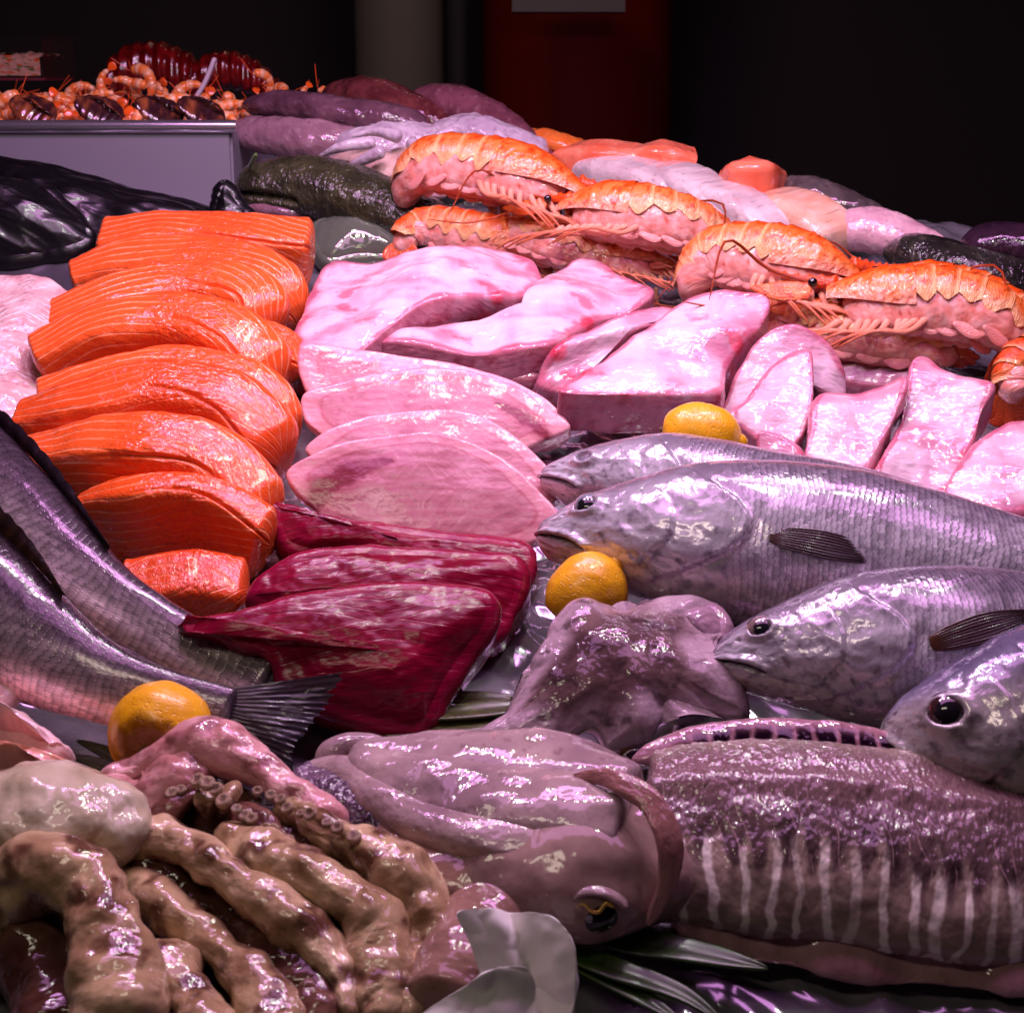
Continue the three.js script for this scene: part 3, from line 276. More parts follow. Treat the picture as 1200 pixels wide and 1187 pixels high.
fish('bass', 'brown silver fish in front of the other, its tail fanned beside the lemon', { L: 62, hs: 1.05, fat: 1.15, head: false, D: [.42, .5, .75], sp: [[-73.93,108.97,5], [-54.87,101.02,5.6], [-38.2,90.73,5.4], [-25.78,82.54,4.2], [-17.19,80.01,2.8]], tail: [7.5, .42, -.3, .3], tone: tone2, dorsal: [[.56, .78, 2, .6, [.36, .25, .17]]], group: 'whole fish with their tails by the tuna' });

// ---------- cuttlefish ----------
const slimeBump = tex(512, 512, (x, y) => { const X = x * 20, Y = y * 20; return .5 + .5 * fbm(X * .55, Y * .55, 3, 2) + .26 * fbm(X * 1.4, Y * 1.4, 8, 2) + .1 * fbm(X * 3.4, Y * 3.4, 5, 2); });
const grainBump = tex(512, 512, (x, y) => { const X = x * 20, Y = y * 20; return .5 + .6 * fbm(X * 2.4, Y * 2.4, 2, 2) + .25 * fbm(X * 6, Y * 6, 4, 2); });
const slimeMat = M({ bumpMap: slimeBump, bumpScale: .0024, roughness: .075, clearcoat: .15, clearcoatRoughness: .04, vertexColors: true, specularIntensity: 1 });
const slimeGrain = M({ bumpMap: grainBump, bumpScale: .0024, roughness: .09, clearcoat: .2, clearcoatRoughness: .08, vertexColors: true });
const cmUV = k => (s, t, p, L) => [s * L / 20, t * k / 20];
{
  const t = thing('cuttlefish', 'large cuttlefish with pale zebra stripes, golden eye and pink arms', 'cuttlefish', [7.7,70.8,0]);
  const stripeX = []; for (let i = 0, s = .1; i < 16; i++) { stripeX.push([s, rr(1, 1.9), rnd() * 9, rnd() < .45]); s += rr(.046, .07); }
  const zebra = ctex(1152, 576, (s, tt) => {                                       // s runs collar to tail, tt round the mantle
    const n = fbm(s * 30, tt * 30, 2, 3), f = fbm(s * 9, tt * 9, 6, 2); let c = mx([.62, .54, .49], [.48, .41, .37], clamp(.5 + f * 1.2 + n * .4));
    const edge = .425 + .07 * fbm(s * 9, 3, 1, 2) - .02 * s, dark = ss(edge - .03, edge + .035, tt + .07 * n + .03 * Math.sin(s * 110 + 3 * f)) * ss(.66, .6, tt);
    let st = 0; const lo = ss(.14, .18, tt) * ss(edge + .03, edge - .01, tt + .03 * n); if (lo > 0) for (const [x, w, q, fork] of stripeX) if (Math.abs(s - x) < .06) { const wob = .004 * Math.sin(tt * 30 + q) + .03 * fbm(tt * 9, q, 3, 3) + .05 * (tt - .3) * Math.sin(q * 3); let d = Math.abs(s - x - wob); if (fork && tt < .26) d = Math.abs(d - .3 * (.26 - tt)); st = Math.max(st, ss(.0095 * w, .004 * w, d + .006 * n) * lo * (.55 + .45 * ss(-.2, .1, fbm(tt * 12, x * 40, 7, 2)))); }
    const thin = ss(.8, .98, Math.abs(((s * 40 + tt * 12 + 2 * f) % 1) * 2 - 1)) * ss(-.1, .2, fbm(s * 20, tt * 16, 5, 2));
    let d = mx(mx([.16, .11, .12], [.4, .31, .31], ss(edge + .01, edge + .1, tt)), [.44, .35, .35], clamp(.5 + n + f * .8)); d = mx(d, [.72, .57, .58], thin * .7); d = mx(d, [.56, .42, .44], ss(.5, .54, tt + f * .08) * ss(.64, .6, tt) * .5);
    return mx(mx(c, d, dark), [.9, .86, .82], st * .92);
  });
  const mb = tex(1024, 512, (s, tt) => { const g = ss(.36, .46, tt); return .5 + .25 * fbm(s * 22, tt * 20, 1, 2) + g * .4 * fbm(s * 80, tt * 70, 2, 2) + .15 * fbm(s * 60, tt * 50, 7, 2); });
  part('mantle', loft({ sp: [[7.12,69.71,3.2], [10.72,69.32,3.4], [16.24,68.89,3.4], [22.56,68,3.2], [31.97,66.91,2.6]], up: [0, -.3, .95], w: [[0, 5.2], [.15, 5.9], [.45, 6.2], [.8, 6.2], [1, 3.5]], t: [[0, 2.2], [.2, 2.5], [.6, 2.5], [1, 2]], b: 3, nu: 220, nv: 150, r0: .03, r1: .12, ease: .3, disp: (s, tt, p) => .4 * fbm(p[0] / 4, p[1] / 3, p[2] / 4, 3) + .1 * fbm(p[0] * .9, p[1] * .9, p[2] * .9, 3) + .07 * fbm(p[0] * 2.2, p[1] * 2.2, p[2] * 2.2, 2) * ss(.36, .46, tt) + .25 * gs(tt - .55, .02) }), M({ map: zebra, bumpMap: mb, bumpScale: .0026, roughness: .08, clearcoat: .15, clearcoatRoughness: .06 }), t);
  // fins: near one limp along the lower edge, far one barred dark
  part('fin', loft({ sp: [[7.93,65.63,1.6], [11.66,64.38,1.2], [16.96,63.83,1], [22.13,63.07,1], [30.62,61.96,1]], up: [0, -.5, .86], w: [[0, .6], [.2, 1.8], [.7, 2.2], [1, 1.4]], t: .35, b: .35, nu: 120, nv: 40, disp: (s, tt, p) => .3 * Math.sin(p[0] * .8 + 2 * fbm(p[0] / 3)) + .12 * fbm(p[0], p[1], p[2]), col: (s, tt, p) => lin(mx([.6, .44, .44], [.74, .58, .58], clamp(.5 + fbm(p[0] / 2, p[1] / 2) * 1.6))), uv: cmUV(6) }), slimeMat, t, 'limp pinkish fin edge');
  const ff = new THREE.CatmullRomCurve3([[6.74,73.49,5], [10.65,74.28,5.6], [15.02,74.49,5.8], [19.91,74.55,5.4], [26.31,74.23,4.2]].map(V));
  const ffp = [0, .15, .3, .45, .6, .75, .9, 1].map(k => vecOf(ff.getPoint(k)));
  part('fin', loft({ sp: ffp, up: [0, -.45, .9], w: [[0, .5], [.2, 1.2], [.7, 1.2], [1, .4]], t: .45, b: .5, nu: 220, nv: 40, disp: (s, tt, p) => .14 * fbm(p[0] * .8, p[1] * .8, p[2] * .8, 2), col: (s, tt, p) => { const x = s * 17 + .5 * fbm(s * 9, tt * 3, 2, 2), q = x - Math.floor(x), bar = ss(.1, .22, q + .06 * fbm(p[0] * 2, p[1] * 2)) * ss(1, .88, q) * ss(.14, .22, tt) * ss(.62, .5, tt) * ss(.08, .26, s); return lin(mx(mx([.66, .48, .52], [.54, .38, .42], clamp(.5 + fbm(p[0], p[1]))), [.13, .07, .12], bar)); }, uv: cmUV(5) }), slimeMat, t, 'far fin edge barred dark purple');
  // head and arms: one soft body
  const hc = (a, b) => (s, tt, p) => { const k = clamp(.5 + 1.4 * fbm(p[0] / 4, p[1] / 4, p[2] / 4)), sp = ss(.2, .4, fbm(p[0] * 1.7, p[1] * 1.7, p[2] * 1.7)); return lin(mx(mx(a, b, k), [.42, .3, .32], sp * .5)); };
  const pk = hc([.7, .6, .59], [.54, .44, .46]), br = hc([.62, .48, .42], [.5, .37, .34]);
  const wr = (k = 1) => (s, tt, p) => k * (.75 * fbm(p[0] / 5, p[1] / 3, p[2] / 3, 2) + .1 * fbm(p[0] * .8, p[1] * .8, p[2] * .8, 2) + .2 * ridge(p[0] * .07 + 3, p[1] * .2 + p[0] * .12, p[2] * .2, 2));
  const arm = (sp, w, t_, col, o = {}) => loft({ sp, w, t: t_, b: o.b ?? t_, nu: 100, nv: 60, r0: .04, r1: o.r1 ?? .1, col, disp: o.disp || wr(o.k ?? 1), uv: cmUV(10), up: o.up, tw: o.tw });
  const body = part('head', merge([
    arm([[7.91,68.67,2.4], [5.48,67.16,3.2], [2.93,66.11,3.4], [0,66.58,3], [-2.78,68.32,2.4]], [[0, 3.8], [.3, 4.3], [.6, 4], [1, 3]], [[0, 2.6], [.3, 3.2], [.7, 3], [1, 2.2]], hc([.66, .54, .51], [.5, .4, .38]), { disp: (s, tt, p) => wr(1.1)(s, tt, p) + .5 * gs(Math.hypot(s - .42, (tt - .28) * 2), .1) + .5 * gs(Math.hypot(s - .16, (tt - .34) * 2), .1) }),
    arm([[6.25,69.44,5], [2.84,71.66,5.2], [-1.92,73.12,4.8], [-6.37,74.74,4], [-9.2,75.95,3.4]], [[0, 2.8], [.4, 3.2], [.8, 2.2], [1, 1.6]], [[0, 1.7], [.5, 1.5], [1, 1.1]], pk),
    arm([[-9.74,75.89,2.4], [-10.75,76.32,3], [-9.77,76.84,3.6], [-8.03,76.95,3.4], [-6.89,76.16,3]], .8, .8, pk, { k: .5 }),
    arm([[6.1,67.26,5.2], [1.82,68.33,5.6], [-2.81,70.56,5], [-6.76,73.28,4.2], [-9.37,75.14,3.4]], [[0, 3], [.5, 2.8], [1, 1.5]], [[0, 1.8], [.5, 1.4], [1, 1]], pk),
    arm([[5.13,65.71,4.6], [0.45,66.12,5], [-3.88,68,4.6], [-7.34,71.23,4], [-9.89,74.33,3.4], [-12.88,75,2.4]], [[0, 1.9], [.5, 1.5], [1, .9]], [[0, 1.5], [.5, 1.2], [1, .8]], pk, { k: .7 }),
    arm([[3.58,65.03,2.6], [0,65.46,2.8], [-3.66,67.04,2.6], [-7.11,70.23,2]], 2.8, 2.2, br),
    arm([[1.14,66.16,1.6], [-0.88,63.54,2.2], [-2.21,60.25,2.4], [-3.28,56.67,2]], 2.5, 2.4, br, { k: .6 })]), slimeMat, t, 'soft pink head and arms');
  part('arm_suckers', loft({ sp: [[-12.57,74.58,2.6], [-9.61,72.25,3.2], [-7.06,70.15,3.2], [-5.09,68.15,2.6]], w: 1.7, t: 1.2, b: 1.4, nu: 110, nv: 60, disp: (s, tt, p) => .55 * Math.max(0, fbm(p[0] * 1.9, p[1] * 1.9, p[2] * 1.9, 2)) + .2 * fbm(p[0] * 5, p[1] * 5, p[2] * 5, 2), col: hc([.42, .33, .4], [.26, .19, .25]), uv: cmUV(10) }), slimeGrain, t, 'dark purple sucker patch');
  part('collar', loft({ sp: [[3.3,69.61,7], [5.37,67.85,8], [7.11,66,8], [7.97,64.18,7], [7.86,63.04,5.2], [6.95,62.34,3]], w: [[0, .2], [.3, .5], [.7, .6], [1, .25]], t: .12, b: .2, up: [.2, -.75, .63], nu: 90, nv: 30, disp: wr(.5), col: hc([.68, .48, .46], [.54, .37, .36]), uv: cmUV(6) }), slimeMat, t, 'brown mantle collar edge');
  // eye with a wavy golden pupil
  const e = [4.23,63,3.6], out = nrm3([-.06, -.78, .62]), ax = nrm3(crs([0, .62, .78], out)), ay = crs(out, ax);
  const eye = part('eye', ball(e, 1.42, { k: [1, 1, .8], col: () => lin([.1, .07, .07]) }), eyeMat, t);
  const on = (x, y, r) => add3(add3(add3(e, ax, x), ay, y), out, r ?? Math.sqrt(Math.max(.1, 2.2 - x * x - 1.4 * y * y)));
  part('pupil', tube([-1, -.55, -.15, .2, .6, 1].map((x, i) => on(x, [.06, .26, -.1, -.14, .28, .1][i], 1.24 + .03 * (i % 2))), .12, { nu: 30, nv: 8 }), M({ color: 0xc09a4a, roughness: .25, metalness: .4 }), eye, 'wavy golden pupil');
  for (const sg of [1]) part('eyelid', loft({ sp: [-1.7, -1.2, -.5, .3, 1.1, 1.7].map((x, i) => on(x, sg * [.1, .62, .92, .92, .6, .1][i], [.7, 1.05, 1.2, 1.2, 1.05, .7][i])), w: .36, t: .14, b: .2, nu: 40, nv: 20, col: pk, uv: cmUV(3), disp: wr(.3) }), slimeMat, t);
}
// smaller grey cuttlefish draped between the lemon and the fish
{
  const pl = {o:[6.12,83.42,3.6],x:[1,0,0],y:[0,0.951,0.309],n:[0,-0.309,0.951],p:[[-8.58,-4.8],[-6.64,-2.11],[-4.94,1.22],[-2.83,4.28],[0.54,6.15],[4.46,6.74],[6.97,6.74],[7.95,4.71],[6.99,2.59],[7.29,0],[7.97,-2.76],[4.9,-3.28],[1.93,-4.29],[-0.6,-5.67],[-1.48,-4.42],[-3.81,-5.17],[-6.53,-4.17]]};
  const g = slab(pl, { th: 1, er: .45, nr: 90, n: 260, c: [0, .5], dome: () => 0, bend: (x, y) => 4.4 * gs(Math.hypot((x - .5) / 8.5, (y - .5) / 6.5), 1) - 1.2, disp: (x, y, r, d, p, n, t) => 1 * fbm(x / 5, y / 6, 2, 2) + .16 * fbm(x / 1.6, y / 2.4, 5, 2) + .08 * fbm(x * 1.1, y * 1.1, 3, 2) + .45 * ss(.5, 1, r) * Math.sin(t * 34 + 4 * fbm(t * 7)), col: (x, y, r, d, p) => { const a = clamp(.5 + 1.7 * fbm(x / 3, y / 3, 4)), s = ss(.08, .34, fbm(x * .5, y * .7, 9) + .25 * fbm(x * 2.4, y * 2.4)); return lin(mx(mx(mx([.6, .5, .54], [.68, .58, .62], a), mx([.3, .22, .23], [.46, .36, .36], a), ss(.86, .55, r + .35 * fbm(x / 3, y / 3, 8, 2))), [.22, .16, .17], s * .6)); } });
  solo('small_cuttlefish', 'smaller greyish mauve cuttlefish draped below the lemon and silver fish', 'cuttlefish', g, slimeMat, pl.o);
  const p2 = {o:[12.05,87.29,4.6],x:[0.866,-0.5,0],y:[0.433,0.75,0.5],n:[-0.25,-0.433,0.866],p:[[-3.72,0.2],[-2.03,1.97],[-0.1,2.85],[1.58,1.64],[1.81,-0.66],[0.65,-1.56],[-1.41,-0.92]]};
  solo('cuttlefish_lobe', 'rounded mauve flap of flesh between the small cuttlefish and the silver fish', 'cuttlefish', slab(p2, { th: 1.6, er: .7, nr: 40, dome: (x, y, r) => 1.2 * (1 - r * r), disp: (x, y) => .3 * fbm(x / 2, y / 2), col: (x, y) => lin(mx([.66, .52, .58], [.56, .44, .5], clamp(.5 + fbm(x / 2, y / 2) * 1.5))) }), slimeMat, p2.o);
}
// ---------- octopus ----------
{
  const t = thing('octopus', 'beige octopus with thick knobbly brown arms and a pink web', 'octopus', [-16.27,67.29,0]);
  const q0 = [.77, .66, .51], q1 = [.56, .44, .33], dk = [.27, .16, .13];
  const arm = (sp, w, o = {}) => { const ph = rnd() * 20; const W0 = K(w); return loft({ sp, w: s => W0(s) * 1.08, t: s => W0(s) * .9, b: W0, nu: 150, nv: 72, r0: .06, r1: .1, up: o.up,
    disp: (s, tt, p) => .6 * fbm(p[0] / 2.2, p[1] / 2.2, p[2] / 2.2 + ph, 2) + .12 * fbm(p[0] * 1.1, p[1] * 1.1, p[2] * 1.1 + ph, 2) - .14 * ss(.2, .9, ridge(p[0] * .35 + ph, p[1] * .35, p[2] * .35, 2)) + .25 * Math.sin(s * 11 + ph) + .22 * Math.max(0, Math.sin(s * (o.fr || 22) + 4 * fbm(s * 4, ph))) * gs(tt - .47, .05) * (o.kn ?? 1),
    col: (s, tt, p) => { const a = clamp(.5 + 1.7 * fbm(p[0] / 2.5, p[1] / 2.5, p[2] / 2.5, 3)), d = ss(.02, .3, fbm(p[0] / 1.8 + 7, p[1] / 1.8, p[2] / 1.8, 3) + .12 * fbm(p[0] * 3, p[1] * 3, p[2] * 3, 2)); return lin(mx(mx(o.c0 || q0, o.c1 || q1, a), o.dk || dk, d * .75)); }, uv: cmUV(10) }); };
  const pinkW = { c0: [.86, .66, .66], c1: [.74, .5, .5], dk: [.5, .3, .3], kn: 0 }, deep = { c0: [.4, .27, .24], c1: [.28, .18, .16] };  // deep: dark colour on the low arms, painted shade between the upper ones
  part('body', merge([
    arm([[-27.63,61.27,2], [-26,63.44,4], [-23.58,63.77,5.4], [-21.27,62.34,5.2], [-19.75,59.32,4.4], [-17.88,54.12,3]], [[0, 1.8], [.4, 1.9], [1, 2]]),
    arm([[-21.65,67.62,2.4], [-18.72,64.67,2.8], [-15.53,61.63,2.8], [-12.9,58.88,2.6], [-10.19,54.69,2.4]], [[0, .9], [.4, 1.15], [1, 1.3]]),
    arm([[-18.61,61.51,2], [-17.04,59.46,2.6], [-15.07,56.85,2.6], [-13.6,54.54,2]], 1.35, { kn: 0 }),
    arm([[-20.81,68.54,3.4], [-17.56,66.98,4.4], [-14.61,64.44,4.6], [-11.61,62.08,4.2], [-9.67,60.47,3.6], [-8.32,58.47,3], [-7.73,55.07,2]], [[0, 1.1], [.35, 1.25], [.7, 1.05], [1, .9]], { c0: [.86, .75, .6] }),
    arm([[-15.96,68.76,3.8], [-12.98,65.88,4.4], [-9.6,63.66,4.6], [-7.34,62.3,4], [-6.57,60.69,3], [-6.8,55.6,2]], [[0, 1], [.4, 1.5], [.75, 1.5], [1, 1.1]]),
    arm([[-12.77,71.08,4], [-9.82,68,4.6], [-7.17,66.02,4.4], [-5.02,64.06,3.8], [-4.24,61.88,2.8], [-5,56.67,2]], [[0, .9], [.4, 1.35], [.75, 1.5], [1, 1.1]]),
    arm([[-23.43,74.02,3.4], [-20.67,74.07,4.2], [-17.87,74.55,5.4], [-15.17,73.54,5.2], [-12.52,71.42,4.8], [-9.25,68.88,4]], [[0, 1], [.4, 1.4], [1, .8]], pinkW),
    arm([[-23.83,73.11,2.4], [-20.48,71.59,3.6], [-18.08,73.26,4.4], [-16.29,73,4]], 1.6, { ...pinkW, c1: [.6, .38, .36] }),
    arm([[-21.34,70.84,3], [-19.17,69.97,4], [-17.21,71.19,4.8], [-15.44,70.2,4.4], [-12.81,67.81,4], [-11.09,66.97,3.6]], .75, { c0: [.5, .34, .3], c1: [.36, .22, .2] }),
    arm([[-17.07,70.32,4.6], [-15.96,70.26,5], [-14.83,70.02,4.6]], .8, { kn: 0, c0: [.72, .58, .48] }),
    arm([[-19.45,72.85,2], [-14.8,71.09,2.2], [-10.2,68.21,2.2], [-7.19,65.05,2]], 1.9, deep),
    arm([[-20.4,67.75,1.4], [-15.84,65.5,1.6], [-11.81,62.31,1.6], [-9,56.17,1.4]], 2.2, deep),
    arm([[-11.85,62.9,2.2], [-10.6,60.64,2.6], [-9.66,58.14,2.2], [-9.32,55.45,1.6]], 1.3, { c0: [.5, .36, .31], c1: [.34, .22, .19] }),
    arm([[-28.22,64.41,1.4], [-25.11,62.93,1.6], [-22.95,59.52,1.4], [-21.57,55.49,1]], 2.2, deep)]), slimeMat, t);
  // suckers: little cups in rows along the arms
  const cup = (p, n, r) => { const x = nrm3(crs(n, [.3, .9, .2])), y = crs(n, x); return surf(8, 14, (s, tt) => { const a = 2 * Math.PI * tt, [q, z] = [[0, .34], [.25, .33], [.5, .38], [.72, .55], [.95, .52], [1.12, .3], [1.15, -.1], [1, -.5], [.8, -.8]][Math.round(s * 8)]; return add3(add3(add3(p, x, q * r * Math.cos(a)), y, q * r * Math.sin(a)), n, z * r); }, { close: true, pole0: true, col: (s, tt) => lin(mx([.55, .42, .36], [.74, .61, .5], ss(.1, .4, s))) }); };
  const rows = [[[[-18.9,70.56,5], [-16.96,70.39,6], [-14.84,68.47,5.6], [-12.51,66.84,5.2], [-10.62,65.81,4.8]], 13, .36], [[[-13.83,69.64,6], [-10.82,67.47,6], [-7.97,65.63,5.8]], 9, .32]];
  for (const [sp, n, r] of rows) { const c = new THREE.CatmullRomCurve3(sp.map(V)); for (let i = 0; i < n; i++) { const p = vecOf(c.getPointAt((i + .5 * rnd()) / n)), nn = nrm3([rr(-.5, .1), rr(-.6, -.1), 1]); part('sucker', cup(p.map(x => x + rr(-.15, .15)), nn, r * rr(.7, 1.15)), slimeMat, t); } }
}
// pale blob of squid and fillet ends at the left front
{
  const pale = (a, b) => (x, y) => lin(mx(a, b, clamp(.5 + 1.6 * fbm(x / 3, y / 3, 3))));
  solo('pale_squid', 'pale translucent beige squid lying over the octopus', 'squid', loft({ sp: [[-30.2,68.14,4.6], [-26.9,68.33,5.6], [-23.62,68.07,5.8], [-21.3,67.54,5.2], [-20.22,66.08,4]], w: [[0, 3], [.5, 3.4], [1, 1.6]], t: [[0, 1.6], [.5, 1.9], [1, 1]], b: 1.6, nu: 110, nv: 80, r0: .05, r1: .15, disp: (s, t, p) => .7 * fbm(p[0] / 2.8, p[1] / 2.8, p[2] / 2.8, 2) + .2 * fbm(p[0], p[1], p[2], 2), col: (s, t, p) => lin(mx([.68, .62, .5], [.8, .75, .66], clamp(.5 + 1.6 * fbm(p[0] / 3, p[1] / 3, 3)))), uv: cmUV(14) }), slimeMat, [-25.96,74.57,0]);
  const bits = [
    ['fillet_end', 'pale pink fish fillet end beside the lemon at the left edge', 'fish fillet', {o:[-29.46,79.17,3.4],x:[0.94,-0.342,0],y:[0.329,0.903,0.276],n:[-0.094,-0.259,0.961],p:[[-5.9,1.93],[-2.63,1.72],[0.34,0.91],[3.36,-0.31],[2.93,-1.35],[-0.49,-1.6],[-3.52,-1.61]]}, { th: 2.4, er: 1, dome: (x, y, r) => 2 * (1 - r * r), disp: (x, y) => .5 * fbm(x / 2, y / 2) }, [.9, .78, .78], [.84, .64, .66]],
    ['fillet_end', 'small pale knob of fillet above the pink fillet end', 'fish fillet', {o:[-31.53,82.27,4],x:[1,0,0],y:[0,0.94,0.342],n:[0,-0.342,0.94],p:[[-2.34,1.04],[-0.19,0.91],[0.92,0.13],[0.71,-0.9],[-0.77,-1.28]]}, { th: 1.5, er: .6, dome: (x, y, r) => .8 * (1 - r * r) }, [.92, .82, .82], [.86, .7, .7]],
    ['fillet_end', 'orange pink fillet end lying against the pale squid', 'fish fillet', {o:[-27.8,75.79,3.4],x:[0.985,-0.174,0],y:[0.168,0.956,0.242],n:[-0.042,-0.238,0.97],p:[[-4.67,0.93],[-1.47,0.97],[1.5,0.2],[3.22,-0.7],[1.63,-1.42],[-3.43,-1.86]]}, { th: 2.4, er: 1, dome: (x, y, r) => 1.8 * (1 - r * r), disp: (x, y) => .5 * fbm(x / 2, y / 2) }, [.88, .62, .52], [.82, .5, .42]]];
  for (const [n, l, c, pl, o, a, b] of bits) solo(n, l, c, slab(pl, { ...o, col: pale(a, b) }), slimeMat, pl.o);
  // crumpled white paper
  const pm = M({ color: 0xf6f2ec, roughness: .8, side: THREE.DoubleSide });
  const pg = thing('crumpled_paper', 'crumpled white paper tucked under the cuttlefish arms', 'paper', [0,62.15,0]);
  const p1 = {o:[0,58.1,5],x:[0.985,0.174,0],y:[-0.133,0.754,0.643],n:[0.112,-0.633,0.766],p:[[-2.46,2.23],[-1.36,2.34],[0.28,2.07],[1.88,1.47],[2.64,0.32],[2.7,-1.52],[2.03,-3.8],[-0.57,-4.24],[-1.35,-1.42],[-1.97,0.84]]}, p2 = {o:[-1.57,54.72,5.6],x:[0.97,-0.242,0],y:[0.21,0.84,0.5],n:[-0.121,-0.485,0.866],p:[[-3.49,-2.4],[-2.25,-0.8],[-0.51,0.46],[1.13,1.48],[2.17,1.58],[2.6,0.08],[2.12,-2.33],[-1.61,-3.4]]};
  part('sheet', slab(p1, { th: .1, er: .03, nr: 70, n: 180, bend: (x, y) => .11 * (x + 1) * (x + 1) - 1.3 * gs(x - .8 + .25 * y, .55) + .5 * Math.sin(y * .9 + x * .4), disp: (x, y) => .5 * fbm(x / 2.5, y / 2.5, 1, 3) }), pm, pg); part('fold', slab(p2, { th: .1, er: .03, nr: 70, n: 180, bend: (x, y) => .9 * gs(y - 1.2 - .2 * x, .8) - .06 * x * x, disp: (x, y) => .5 * fbm(x / 2.5, y / 2.5, 4, 3) }), pm, pg);
}
// ---------- leaves under the seafood ----------
{
  const leafMat = M({ vertexColors: true, roughness: .38, clearcoat: .3, clearcoatRoughness: .2 });
  const blade = (sp, w, c = [.2, .27, .1]) => loft({ sp, w: [[0, w * .5], [.3, w], [.7, w * .8], [1, w * .12]], t: .1, b: .1, nu: 40, nv: 20, disp: (s, t) => .18 * Math.abs(Math.cos(2 * Math.PI * (t - .25))) - .1, col: (s, t, p) => lin(mx(c, c.map(x => x * .5), clamp(.5 + fbm(p[0] * .8, p[1] * 4) * 1.5))), up: [0, 0, 1] });
  const leaf = (label, base, list, c) => { const t = thing('palm_leaf', label, 'leaf', [base[0], base[1], 0], 'green leaves lining the display'); for (const [sp, w] of list) part('leaflet', blade(sp, w, c), leafMat, t); };
  leaf('dark green ribbed palm leaf under the lemon by the octopus', [-23.25,80.78,0], [[[[-17.51,78.26,0.6], [-21.64,78.42,0.8], [-26.85,80.91,1]], .7], [[[-17.44,77.84,0.6], [-21.48,77.58,0.8], [-27.02,79.43,1]], .7], [[[-17.28,77.43,0.6], [-20.84,76.92,0.8], [-25.83,77.73,1]], .7], [[[-17.53,79.02,0.6], [-20.85,79.7,0.8], [-24.9,81.63,1]], .6], [[[-17.72,79.54,0.6], [-20.01,80.83,0.8], [-22.43,82.53,1]], .6]], [.25, .28, .14]);
  leaf('green leaf stalks below the front tuna slab', [-3.29,84.86,0], [[[[1.09,84.47,1.2], [-2.15,83.33,1.6], [-6.94,82.7,1.4]], .8], [[[1.08,83.82,1], [-2.14,82.61,1.2], [-7.94,81.45,1]], .9], [[[0,85.81,0.8], [-4.39,85.52,1], [-8.71,84.76,1]], .6]], [.36, .36, .2]);
  leaf('long green leaf blades on the film below the cuttlefish', [6.13,61.54,0], [[[[1.77,63.26,1], [5.17,60.79,1.6], [8.47,59.23,1.4], [10.43,57.65,1]], .7], [[[4.45,63.57,1], [8.78,62.5,1.3], [13.05,61.41,1]], .9], [[[2.64,62.54,0.8], [5.97,59.73,1.2], [8.34,57.65,1]], .6]], [.2, .3, .08]);
}

